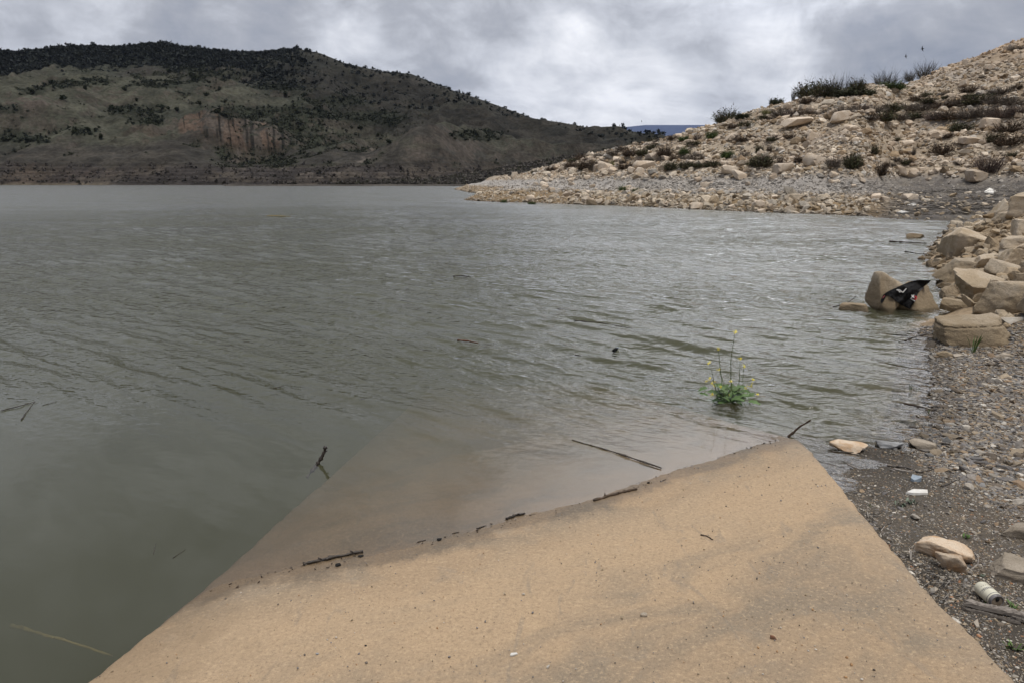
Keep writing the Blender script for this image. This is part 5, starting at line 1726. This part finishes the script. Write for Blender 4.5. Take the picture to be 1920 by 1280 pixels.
# ------------------------------------------------------------------ OBJECTS: split weathered plank
def board(px0, px1, wid, th_, lift, seed, name, parent=None):
    a, b = hit(*px0), hit(*px1)
    L = np.linalg.norm(b - a)
    n, k = 26, 7
    r = np.random.default_rng(seed)
    V, F = [], []
    for i in range(n):
        for j in range(k):
            u, v = i / (n - 1), j / (k - 1)
            end = (r.uniform(-.015, .015) if i in (0, n - 1) else 0)
            V.append(((u - .5) * L + end, (v - .5) * wid + .004 * math.sin(u * 7 + seed), th_ + .0025 * r.normal() - .006 * (abs(v - .5) * 2) ** 3))
    for i in range(n):
        for j in range(k):
            q = V[i * k + j]
            V.append((q[0], q[1], 0))
    m_ = n * k
    for i in range(n - 1):
        for j in range(k - 1):
            q = (i * k + j, (i + 1) * k + j, (i + 1) * k + j + 1, i * k + j + 1)
            F.append(q); F.append(tuple(x_ + m_ for x_ in q[::-1]))
    for i in range(n - 1):
        for j, fl in ((0, 1), (k - 1, 0)):
            q = (i * k + j, (i + 1) * k + j, (i + 1) * k + j + m_, i * k + j + m_)
            F.append(q[::-1] if fl else q)
    for j in range(k - 1):
        for i, fl in ((0, 0), (n - 1, 1)):
            q = (i * k + j, i * k + j + 1, i * k + j + 1 + m_, i * k + j + m_)
            F.append(q[::-1] if fl else q)
    c = (a + b) / 2
    o = link(name, mesh_np(name, np.array(V), np.array(F), None, False), M['plank'])
    o.location = tuple(c + [0, 0, lift])
    dv = b - a
    o.rotation_euler = (0, -math.asin(dv[2] / L), math.atan2(dv[1], dv[0]))
    return o


tag(board((1812, 1136), (1940, 1166), .030, .024, .010, 3, 'plank'), 'weathered grey split plank lying in front of the can', 'plank')
tag(board((1808, 1144), (1908, 1170), .010, .014, .004, 5, 'wood_strip'), 'thin bleached wood strip along the near side of the grey plank', 'wood strip')
tag(board((1902, 1163), (1960, 1178), .016, .014, .006, 7, 'wood_strip'), 'broken end of wood at the right edge past the grey plank', 'wood strip')

# ------------------------------------------------------------------ OBJECTS: the can
a, b = hit(1835, 1112), hit(1868, 1140)
ax = b - a
ax[2] = 0
ax /= np.linalg.norm(ax)
Rr, Lc = 0.033, 0.118
t = empty('drink_can', tuple((a + b) / 2), 'cream drinks can with worn dark print lying on its side, its opening toward us', 'can')
t.rotation_euler = (0, 0, math.atan2(ax[1], ax[0]))


def lay(V):      # lathe axis z -> can axis x, resting on the ground
    return np.stack([V[:, 2], V[:, 1], -V[:, 0] + Rr + 0.002], 1)


prof = [(.001, 0), (.020, .001), (.024, -.002), (.027, .002), (Rr, .012), (Rr, .098), (.0315, .104)]
V, F = lathe(prof, 40)
dent = np.exp(-(((V[:, 2] - .05) / .018) ** 2 + ((V[:, 1] + .02) / .016) ** 2))
V[:, :2] *= (1 - 0.10 * dent)[:, None]
V[:, 2] -= Lc / 2
link('body', mesh_np('body', lay(V), F, None, True), M['can_paint'], t)
V, F = lathe([(.0314, .104), (.0318, .106), (.030, .112), (.0265, .1155), (.0285, .1165), (.0285, .1185), (.0265, .1185), (.0260, .1150)], 40)
V[:, 2] -= Lc / 2
rim = link('rim', mesh_np('rim', lay(V), F, None, True), M['can_metal'], t)
V, F = lathe([(.0262, .1150), (.001, .1146)], 40)
V[:, 2] -= Lc / 2
lid = link('lid', mesh_np('lid', lay(V), F, None, True), M['can_lid'], t)
V, F = lathe([(.011, .0), (.011, .0012), (.0001, .0012)], 24)
V[:, 1] *= .8
V[:, 0] -= .010
V[:, 2] += .1150 - Lc / 2
link('opening', mesh_np('opening', lay(V), F, None, True), M['black'], lid)


def band(t0, t1, z0, z1, rr_=Rr + .0006, n=10):
    V, F = [], []
    for i in range(n + 1):
        th_ = t0 + (t1 - t0) * i / n
        for z_ in (z0, z1):
            V.append((rr_ * math.cos(th_), rr_ * math.sin(th_), z_ - Lc / 2))
    for i in range(n):
        F += [(2 * i, 2 * i + 1, 2 * i + 3), (2 * i, 2 * i + 3, 2 * i + 2)]
    return lay(np.array(V)), np.array(F)


pr = [band(0, 6.28, .094, .0975, n=40), band(2.0, 4.6, .052, .0535), band(2.2, 4.4, .064, .0652)]
rr2 = np.random.default_rng(9)
for i in range(9):
    th_ = 2.35 + .22 * i
    pr.append(band(th_, th_ + .10, .055, .055 + rr2.uniform(.004, .008), n=2))
    pr.append(band(th_ + .1, th_ + .18, .058, .0598, n=2))
for i in range(5):
    pr.append(band(2.6 + .3 * i, 2.72 + .3 * i, .036, .0385, n=2))
V, F = join(pr)
link('print', mesh_np('print', V, F, None, True), M['can_metal'], t)

# ------------------------------------------------------------------ OBJECTS: black garment over the boulders
vs, fs, off = [], [], 0
for lab, (V, F) in BVH_PARTS.items():
    if 'garment' in lab:
        vs.append(V); fs.append(F + off); off += len(V)
VV, FF = np.vstack(vs), np.vstack(fs)
bvh = BVHTree.FromPolygons([Vector(v) for v in VV], [tuple(int(i) for i in f) for f in FF])
OUT = [(1746, 525.5), (1733, 525), (1720, 525.5), (1706, 528.5), (1692, 534), (1680, 539.5), (1669, 544.5), (1662, 549), (1656.5, 553), (1651.5, 561), (1650.5, 567), (1654, 569),
       (1658.5, 563), (1661.5, 556), (1665.5, 554.5), (1675, 561.5), (1687.5, 571), (1699, 577), (1707, 580.5), (1710, 573), (1717, 564.5), (1721.5, 550.5), (1734, 536.5), (1742, 531)]


def in_poly(px, py, P):
    c = False
    for i in range(len(P)):
        (x0_, y0_), (x1_, y1_) = P[i], P[i - 1]
        if (y0_ > py) != (y1_ > py) and px < (x1_ - x0_) * (py - y0_) / (y1_ - y0_) + x0_:
            c = not c
    return c


STEP = 0.75
gx0, gy0 = 1648, 522
GW, GH = int(102 / STEP), int(62 / STEP)
Dm = np.full((GH, GW), np.nan)
for j in range(GH):
    for i in range(GW):
        r0 = Vector(ray(gx0 + i * STEP, gy0 + j * STEP)).normalized()
        h_ = bvh.ray_cast(Vector((0, 0, H)), r0)
        if h_[0] is not None:
            Dm[j, i] = h_[0].y
med_ = np.nanmedian(Dm)
fill = Dm.copy()
# cloth bridges hollows: fill misses and relax toward the nearest surface
fill[np.isnan(fill)] = med_
for _ in range(60):
    sm = (np.roll(fill, 1, 0) + np.roll(fill, -1, 0) + np.roll(fill, 1, 1) + np.roll(fill, -1, 1)) / 4
    sm[0], sm[-1], sm[:, 0], sm[:, -1] = fill[0], fill[-1], fill[:, 0], fill[:, -1]
    fill = np.where(np.isnan(Dm), sm, np.minimum(sm, Dm))
jj, ii = np.meshgrid(np.arange(GH), np.arange(GW), indexing='ij')
fold = 0.010 * np.sin((ii * .8 + jj * 1.0) * STEP / 3.2 + 2 * fbm2(ii * .05, jj * .05, 2, 5)) + 0.012 * fbm2(ii * .09, jj * .09, 4, 6)
cloth_y = fill - 0.020 + fold
bm = bmesh.new()
vmap = {}
for j in range(GH):
    for i in range(GW):
        if in_poly(gx0 + i * STEP, gy0 + j * STEP, OUT):
            vmap[(j, i)] = bm.verts.new(at_y(gx0 + i * STEP, gy0 + j * STEP, cloth_y[j, i]))
for j in range(GH - 1):
    for i in range(GW - 1):
        q = [(j, i), (j + 1, i), (j + 1, i + 1), (j, i + 1)]
        q = [vmap[k] for k in q if k in vmap]
        if len(q) >= 3:
            bm.faces.new(q)
for v in [v for v in bm.verts if not v.link_faces]:
    bm.verts.remove(v)
bm.normal_update()
ret = bmesh.ops.solidify(bm, geom=bm.faces[:], thickness=0.008)
me = bpy.data.meshes.new('fabric')
base = Vector(onz(1705, 581))
for v in bm.verts:
    v.co -= base
for f in bm.faces:
    f.smooth = True
bm.to_mesh(me); bm.free()
garment = empty('garment', tuple(base), 'black printed garment draped over the boulders in the shallows', 'garment')
link('fabric', me, M['cloth'], garment)


def on_cloth(px, py, out=0.012):
    j = min(max((py - gy0) / STEP, 0), GH - 1.001)
    i = min(max((px - gx0) / STEP, 0), GW - 1.001)
    j0, i0 = int(j), int(i)
    fj, fi = j - j0, i - i0
    yv = (cloth_y[j0, i0] * (1 - fi) + cloth_y[j0, i0 + 1] * fi) * (1 - fj) + (cloth_y[j0 + 1, i0] * (1 - fi) + cloth_y[j0 + 1, i0 + 1] * fi) * fj
    return at_y(px, py, yv - out)


def stroke(pts, wpx):
    """a printed stroke on the cloth, pts in pixels"""
    P = np.array(pts, float)
    u = np.linspace(0, len(P) - 1, 5 * (len(P) - 1) + 1)
    Q = np.stack([np.interp(u, np.arange(len(P)), P[:, k]) for k in (0, 1)], 1)
    T_ = np.gradient(Q, axis=0)
    T_ /= np.linalg.norm(T_, axis=1)[:, None] + 1e-9
    N_ = np.stack([-T_[:, 1], T_[:, 0]], 1) * wpx / 2
    V = [on_cloth(*q) for q in Q - N_] + [on_cloth(*q) for q in Q + N_]
    n = len(Q)
    F = []
    for i in range(n - 1):
        F += [(i, i + 1, n + i + 1), (i, n + i + 1, n + i)]
    return np.array(V) - np.array(base), np.array(F)


def zp(X, Y):
    return (1540 + X / 7.11, 480 + Y / 7.11)


V, F = join([stroke([zp(1003, 455), zp(1040, 452), zp(1062, 466), zp(1040, 480), zp(1052, 490)], 1.6), stroke([zp(1020, 452), zp(1048, 486)], 1.5),
             stroke([zp(1058, 470), zp(1088, 488), zp(1134, 434)], 1.7)])
link('lettering', mesh_np('lettering', V, F, None, False), M['white_print'], garment)
V, F = join([stroke([zp(1200, 522), zp(1238, 560)], 1.5), stroke([zp(1236, 520), zp(1198, 562)], 1.5), stroke([zp(1186, 568), zp(1218, 585), zp(1250, 604)], 1.0)])
link('emblem_cross', mesh_np('emblem_cross', V, F, None, False), M['white_print'], garment)
V, F = stroke([zp(1252 + 17 * math.cos(a_), 560 + 20 * math.sin(a_)) for a_ in np.linspace(-2.2, 2.6, 9)], 1.7)
link('emblem_ring', mesh_np('emblem_ring', V, F, None, False), M['red_print'], garment)
V, F = join([stroke([zp(1296, 462), zp(1330, 436), zp(1362, 415)], 1.0), stroke([zp(1306, 470), zp(1340, 444), zp(1372, 420)], 0.9)])
link('lettering', mesh_np('lettering', V, F, None, False), M['grey_print'], garment)
V, F = stroke([zp(818, 565), zp(832, 544), zp(848, 531)], 1.6)
link('sleeve_stripe', mesh_np('sleeve_stripe', V, F, None, False), M['pink_print'], garment)

# ------------------------------------------------------------------ OBJECTS: the flowering plant in the water
pb = onz(1368, 752)
s = px_size(pb, 1.0)
plant = empty('flowering_plant', tuple(pb), 'green plant with yellow flowers growing out of the shallow water', 'plant')
r_ = np.random.default_rng(707)


def pz_(X, Y, dy=0.0):      # zoomed crop pixels of the plant -> local point
    return at_y(1280 + X / 5.565, 600 + Y / 5.565, pb[1] + dy) - pb


flowers = [(545, 130, 1.25), (370, 302, 1.0), (602, 405, 1.05), (270, 448, 1.05), (637, 484, .8), (380, 517, .8), (283, 604, .9), (243, 641, 1.1), (305, 658, .8), (332, 648, 1.0), (332, 684, .9),
           (398, 700, 1.0), (500, 635, .9), (735, 620, 1.0), (712, 684, 1.5), (655, 712, .8), (517, 744, 1.1), (307, 775, 1.0), (778, 774, .7), (493, 772, .6)]
roots = [(500, 800), (470, 790), (560, 790), (430, 800), (600, 790)]
for i, (fx, fy, fs) in enumerate(flowers):
    dy = r_.uniform(-.10, .12)
    tip = pz_(fx, fy, dy)
    rx, ry = roots[i % 5]
    rt = pz_(rx + (fx - 500) * .25, min(ry, 830), dy * .3)
    rt[2] = min(rt[2], 0.02) - 0.02
    mid = rt * .45 + tip * .55 + np.array([0, 0, .05]) + r_.normal(0, .008, 3)
    Q = smooth_path([rt, rt * .75 + mid * .25, mid, tip], 14, i, .004)
    parts = [tube(Q, np.linspace(.0038, .0014, 14), 5, False)]
    for k in range(7):      # seed pods along the upper stem
        q = Q[int(r_.integers(5, 13))]
        dv = r_.normal(0, 1, 3) * np.array([1, 1, .4])
        dv = dv / np.linalg.norm(dv) * .020 + np.array([0, 0, .006])
        parts.append(tube([q, q + dv], [.0012, .0007], 4, False))
    V, F = join(parts)
    st_ = link('stem', mesh_np('stem', V, F, None, True), M['stem'], plant)
    parts = []
    for k in range(int(5 + 4 * fs)):
        c = tip + r_.normal(0, .0065 * fs, 3) + np.array([0, 0, .002])
        nrm_ = np.array([r_.normal(0, .5), -.6 + r_.normal(0, .4), .8])
        nrm_ /= np.linalg.norm(nrm_)
        e1 = np.cross(nrm_, [0.3, 1, 0.2]); e1 /= np.linalg.norm(e1)
        e2 = np.cross(nrm_, e1)
        for m_ in range(4):
            a_ = m_ * math.pi / 2 + k
            d1 = math.cos(a_) * e1 + math.sin(a_) * e2
            d2 = -math.sin(a_) * e1 + math.cos(a_) * e2
            L_ = .0068
            parts.append((np.array([c, c + d1 * L_ * .7 + d2 * L_ * .45 + nrm_ * .002, c + d1 * L_ * 1.1, c + d1 * L_ * .7 - d2 * L_ * .45 + nrm_ * .002]), np.array([(0, 1, 2), (0, 2, 3)])))
    V, F = join(parts)
    link('flower', mesh_np('flower', V, F, None, False), M['petal'], st_)
for i in range(99):      # lobed leaves of the rosette
    if i < 62:
        X_, Y_ = r_.normal(500, 100), r_.uniform(660, 850)
    else:
        X_, Y_ = r_.uniform(300, 760), r_.uniform(740, 840)
    base_ = pz_(500 + (X_ - 500) * .8, min(Y_ + 40, 850), r_.uniform(-.13, .14))
    a_ = math.atan2(X_ - 500, 60) + r_.normal(0, .8)
    L_ = r_.uniform(.06, .125) * (1.0 if i < 62 else .65)
    dirx = np.array([math.sin(a_), r_.normal(0, .6), r_.uniform(-.1, .7)])
    dirx /= np.linalg.norm(dirx)
    side = np.cross(dirx, [0, -.4, 1]); side /= np.linalg.norm(side) + 1e-6
    up_ = np.cross(side, dirx)
    V, F = [], []
    n = 8
    for k in range(n + 1):
        u = k / n
        wv_ = L_ * .22 * math.sin(math.pi * min(u * 1.02, 1)) ** .7 * (1 + .35 * math.sin(u * 19 + i)) + .001
        c = base_ + dirx * L_ * u - up_ * L_ * .35 * u * u
        V += [c - side * wv_ + up_ * wv_ * .35, c, c + side * wv_ + up_ * wv_ * .35]
    for k in range(n):
        q = 3 * k
        F += [(q, q + 1, q + 4), (q, q + 4, q + 3), (q + 1, q + 2, q + 5), (q + 1, q + 5, q + 4)]
    link('leaf', mesh_np('leaf', np.array(V), np.array(F), None, True), M['leaf'], plant)


# ------------------------------------------------------------------ OBJECTS: small weeds
def weed(px, py, w, h, label, mat='weed', n=16, grass=False, name='weed', cat='weed', seed=1):
    p = hit(px, py)
    W_, H_ = px_size(p, w), px_size(p, h)
    r = np.random.default_rng(seed)
    V, F = [], []
    for i in range(n):
        a_ = r.uniform(0, 6.28)
        lean = r.uniform(.1, .5) if grass else r.uniform(.5, 1.35)
        L_ = (H_ if grass else max(W_, H_) * .5) * r.uniform(.5, 1.05)
        b0 = np.array([r.normal(0, W_ * .16), r.normal(0, W_ * .16), 0])
        dv = np.array([math.sin(lean) * math.cos(a_), math.sin(lean) * math.sin(a_), math.cos(lean)])
        side = np.cross(dv, [0.2, .3, 1]); side /= np.linalg.norm(side) + 1e-6
        ww = L_ * (.035 if grass else .17)
        q = len(V)
        mid = b0 + dv * L_ * .55 + np.array([0, 0, L_ * .1])
        V += [b0 - side * ww * .3, b0 + side * ww * .3, mid + side * ww, mid - side * ww, b0 + dv * L_]
        F += [(q, q + 1, q + 2), (q, q + 2, q + 3), (q + 3, q + 2, q + 4)]
    o = link(name, mesh_np(name, np.array(V), np.array(F), None, True), M[mat], loc=tuple(p))
    return tag(o, label, cat)


weed(1708, 732, 20, 15, 'few green grass blades standing in the shallows off the shingle', grass=True, n=9, name='grass_tuft', cat='grass tuft', seed=5)
weed(1720, 733, 14, 10, 'thin grass blades right of the others in the shallows', grass=True, n=6, name='grass_tuft', cat='grass tuft', seed=6)
weed(1742, 775, 8, 12, 'small dark grass tuft at the edge of the shallows', grass=True, n=6, name='grass_tuft', cat='grass tuft', seed=7)
weed(1690, 948, 26, 9, 'grey green creeping weed on mud under the white splinter, left one', 'grey_weed', 22, seed=8)
weed(1708, 943, 24, 9, 'grey green creeping weed on mud under the white splinter, right one', 'grey_weed', 22, seed=9)
weed(1813, 1008, 22, 13, 'small bright weed above the orange and white stone', n=14, seed=10)
weed(1840, 1080, 18, 12, 'small grey green weed between the orange stone and the can', 'grey_weed', 14, seed=11)
weed(1632, 948, 10, 6, 'tiny weed by the ramp\'s right edge', n=9, seed=12)
weed(1900, 1140, 30, 16, 'low weeds at the right edge behind the plank', n=16, seed=13)
weed(1900, 1215, 36, 16, 'low green weeds on the mud at the lower right', n=16, seed=14)
weed(1826, 662, 12, 50, 'tall thin green stem on the shingle before the cracked boulder', grass=True, n=7, seed=15)
weed(1850, 1130, 20, 12, 'small weed touching the can', n=10, seed=16)

# a yellowish drowned branch
stick('yellowish drowned branch under the water at the lower left', [tuple(onz(20, 1172, -.30)), tuple(onz(120, 1200, -.17)), tuple(onz(210, 1230, -.26))], 0.012, 'straw', name='branch', cat='branch', seed=44, wob=.01, knots=2)

# ------------------------------------------------------------------ OBJECTS: birds
def bird(px, py, size, dist, roll, label):
    c = at_y(px, py, dist)
    V, F = [], []
    parts = [tube([(0, -.11, 0), (0, -.04, .0), (0, .05, 0), (0, .10, .0), (0, .125, -.004)], [.004, .022, .026, .016, .002], 8)]
    for sgn in (-1, 1):
        ptsw = [(0, .05, .008), (sgn * .09, .07, .035), (sgn * .19, -.03, .02), (sgn * .10, .01, .03), (0, -.02, .008)]
        top_ = np.array(ptsw, float)
        bot_ = top_ - np.array([0, 0, .006])
        V2 = np.vstack([top_, bot_])
        F2 = [(0, 1, 3), (1, 2, 3), (0, 3, 4), (5, 8, 6), (6, 8, 7), (5, 9, 8)]
        for i in range(5):
            j = (i + 1) % 5
            F2 += [(i, j, j + 5), (i, j + 5, i + 5)]
        parts.append((V2, np.array(F2)))
        parts.append((np.array([(0, -.10, .002), (sgn * .035, -.17, .0), (sgn * .008, -.12, -.002)]), np.array([(0, 1, 2)])))
    V, F = join(parts)
    V = V * size
    V = rotz(roty(V, roll), 0.5)
    o = link('bird', mesh_np('bird', V, F, None, True), M['bird'], loc=tuple(c))
    return tag(o, label, 'bird')


bird(1699, 106, .8, 44, 1.25, 'dark bird in the sky over the slope, lower and left of a pair')
bird(1730, 92, .9, 40, 1.15, 'dark bird in the sky over the slope, higher and right of a pair')
bird(1203, 228, 0.8, 70, 1.3, 'tiny dark bird far off above the blue mountain')

# ------------------------------------------------------------------ OBJECTS: trees and scrub of the far hill
def crown_mesh(name, seed, n, tall, colr, leaf=.16, conic=0.0):
    r = np.random.default_rng(seed)
    V, F, C = [], [], []
    lob = [np.array([r.normal(0, .42), r.normal(0, .42), r.uniform(.25, .95) * tall]) for _ in range(7)]
    for i in range(n):
        l = lob[r.integers(0, 7)]
        d_ = r.normal(0, 1, 3); d_ /= np.linalg.norm(d_)
        sc_ = (1 - conic * l[2] / tall)
        c = np.array([l[0] * sc_, l[1] * sc_, l[2]]) + d_ * r.uniform(.2, .5) * np.array([sc_, sc_, .9])
        c[2] = max(c[2], 0.02)
        e1, e2 = r.normal(0, leaf, 3), r.normal(0, leaf, 3)
        k = len(V)
        V += [c - e1, c + e1, c + e2 * 1.4]
        F.append((k, k + 1, k + 2))
        C += [np.array(colr) * r.uniform(.6, 1.35)] * 3
    return np.array(V), np.array(F), np.array(C)


TREES = []
for k_ in range(5):
    V, F, C = crown_mesh('crown', 60 + k_, 420, 1.55, (.026, .034, .018) if k_ % 2 else (.032, .038, .02))
    cm = mesh_np('crown', V, F, {'brush': C}, False)
    cm.materials.append(M['brush'])
    V, F = tube([(0, 0, -.3), (.02, 0, .3), (0, .02, .8)], [.10, .08, .04], 6)
    tm = mesh_np('trunk', V, F, None, True)
    tm.materials.append(M['brown_stick'])
    TREES.append((cm, tm))


def hill_hit(px, py):
    """where a line of sight meets the far hill"""
    th = theta_px(px, py)
    j = int(np.clip(np.searchsorted(HILL['th'], th), 1, len(HILL['th']) - 1))
    Zc, rc = HILL['Z'][:, j], np.hypot(HILL['X'][:, j], HILL['Y'][:, j])
    r = ray(px, py)
    el_ = r[2] / math.hypot(r[0], r[1])
    e_ = (Zc - H) / rc
    k = np.argmax(e_ >= el_)
    return np.array([rc[k] * math.sin(th), rc[k] * math.cos(th), Zc[k]]), k, j


r_ = np.random.default_rng(808)
TL = [(235, 171, 'round dark tree on the upper left slope'), (316, 137, 'lone tree below the pale scar on the upper slope'), (357, 146, 'small tree in a line on the upper slope, left'), (366, 153, 'small tree in a line on the upper slope, right'),
      (412, 170, 'single tree on the bare green shoulder'), (387, 181, 'tree left below the one on the green shoulder'), (570, 183, 'lone tree high on the right shoulder'), (534, 181, 'small tree left of the high lone one on the right shoulder'),
      (211, 206, 'tree at the left end of a dark thicket on the middle slope'), (257, 192, 'small tree in the open middle slope'), (284, 214, 'tree closing the dark thicket on the middle slope'), (305, 206, 'tree on the spur above the cliff, left of three'),
      (318, 208, 'tree on the spur above the cliff, middle of three'), (332, 209, 'tree on the spur above the cliff, right of three'), (375, 198, 'tree over the red cliff\'s left end'), (408, 213, 'tree directly over the red cliff'),
      (730, 270, 'round dark tree alone on the right grassy foot'), (710, 258, 'round dark tree behind the lone one on the right grassy foot'), (675, 244, 'dark tree at the left of the right grassy foot'), (190, 262, 'dark tree above the left shore'),
      (140, 252, 'dark tree in the left gully'), (166, 247, 'small tree right of the left gully tree'), (558, 212, 'tree in the belt on the right slope, left'), (598, 212, 'tree in the belt on the right slope, middle'), (640, 220, 'tree in the belt on the right slope, right'),
      (565, 246, 'dark tree behind the cliff\'s right end'), (95, 158, 'dark tree high on the left'), (60, 176, 'dark tree on the left slope'), (120, 190, 'dark tree on the left middle slope'), (160, 170, 'dark tree left of the round one on the upper left slope')]
for i, (px, py, lab) in enumerate(TL):
    p, k, j = hill_hit(px, py)
    d_ = math.hypot(p[0], p[1])
    sz = r_.uniform(3.0, 4.6) * d_ / FPX
    t = empty('tree', tuple(p), lab + ' across the lake', 'tree')
    t.scale = (sz, sz, sz * r_.uniform(.85, 1.15))
    t.rotation_euler = (0, 0, r_.uniform(0, 6.28))
    cm, tm = TREES[i % 5]
    link('crown', cm, None, t)
    link('trunk', tm, None, t)
PT = [crown_mesh('c', 80 + k_, 34, 1.3, (1, 1, 1), .36) for k_ in range(6)]


def plant_mass(name, label, sel, n, size, cols, seed, th_rng=None):
    r = np.random.default_rng(seed)
    w = sel.ravel() * (1.0 / (1 + 0 * sel.ravel()))
    cellw = np.hypot(HILL['X'], HILL['Y']).ravel()
    w = w * cellw
    idx = r.choice(len(w), n, p=w / w.sum())
    P = np.stack([HILL['X'].ravel()[idx], HILL['Y'].ravel()[idx], HILL['Z'].ravel()[idx]], 1)
    P[:, :2] += r.normal(0, .8, (n, 2))
    s = r.lognormal(math.log(size), .35, n)
    S = np.stack([s, s, s * r.uniform(.6, 1.2, n)], 1)
    C = np.array(cols)[r.integers(0, len(cols), n)] * r.uniform(.65, 1.3, n)[:, None]
    V, F, C = scatter([(a_, b_) for a_, b_, _ in PT], P, S, rand_rot(n, r, .05), C, r)
    tag(link(name, mesh_np(name, V, F, {'brush': C}, False), M['brush']), label, kind='stuff')


HT = HILL['tt'][:, None] + 0 * HILL['Z']
vis = (HT < 1.02) & (HT > 0.01)
plant_mass('pine_forest', 'dark pine forest along the ridge of the far hill', HILL['dark'] * ((HT > .62) & (HT < 1.03)) * (0.06 + 0.94 * sstep(theta_px(620), theta_px(480), np.arctan2(HILL['X'], HILL['Y']))), 14000, 1.25, [(.022, .027, .026), (.028, .033, .030), (.019, .023, .023)], 1)
plant_mass('scrub', 'dark green scrub in the gullies of the far hill', np.clip(HILL['scrub'] - HILL['lowz'], 0, 1) * vis * (1 - HILL['dark']) * (1 - .8 * HILL['rocky']), 9000, 0.55, [(.034, .039, .026), (.042, .046, .032), (.03, .034, .025)], 2)
plant_mass('brushwood', 'grey leafless brush along the foot of the far hill', HILL['lowz'] * (HILL['Z'] > 1.0) * vis, 3200, .5, [(.085, .076, .07), (.10, .09, .084), (.07, .063, .058), (.058, .054, .042)], 3)
plant_mass('scrub', 'dark evergreen scrub in belts across the far hill', HILL['belts'] * vis * (1 - .9 * HILL['rocky']), 4200, 0.8, [(.030, .036, .024), (.036, .042, .028), (.024, .029, .021)], 5)
# grey brush of the spur
r_ = np.random.default_rng(909)
w = (np.hypot(SPUR['X'], SPUR['Y']) * ((SPUR['tt'] < 1.1) & (SPUR['Z'] > .8))).ravel()
idx = r_.choice(len(w), 8000, p=w / w.sum())
P = np.stack([SPUR['X'].ravel()[idx], SPUR['Y'].ravel()[idx], SPUR['Z'].ravel()[idx]], 1)
P[:, :2] += r_.normal(0, .5, (len(idx), 2))
s = r_.lognormal(math.log(.42), .35, len(idx))
S = np.stack([s, s, s * r_.uniform(.7, 1.2, len(idx))], 1)
C = np.array([(.10, .092, .085), (.13, .12, .11), (.075, .068, .06), (.06, .06, .042)])[r_.integers(0, 4, len(idx))] * r_.uniform(.7, 1.25, len(idx))[:, None]
V, F, C = scatter([(a_, b_) for a_, b_, _ in PT], P, S, rand_rot(len(idx), r_, .05), C, r_)
tag(link('brushwood', mesh_np('brushwood', V, F, {'brush': C}, False), M['brush']), 'grey leafless brush covering the low spur behind the rocky point', kind='stuff')

# ------------------------------------------------------------------ the air: a thin even haze that adds to the blue painted into the far mountain
x0, x1, y0, y1, z0, z1 = -12000, 12000, -400, 15500, -8, 1700
V = np.array([(x0, y0, z0), (x1, y0, z0), (x1, y1, z0), (x0, y1, z0), (x0, y0, z1), (x1, y0, z1), (x1, y1, z1), (x0, y1, z1)], float)
F = np.array([(3, 2, 1, 0), (4, 5, 6, 7), (0, 1, 5, 4), (1, 2, 6, 5), (2, 3, 7, 6), (3, 0, 4, 7)])
m, gg = new_mat('haze')
pv = gg.n('ShaderNodeVolumePrincipled', {'Color': (.62, .74, 1.0), 'Density': 0.000016})
gg.n('ShaderNodeOutputMaterial', {'Volume': pv.outputs[0]})
tag(link('haze', mesh_np('haze', V, F), m), kind='stuff')
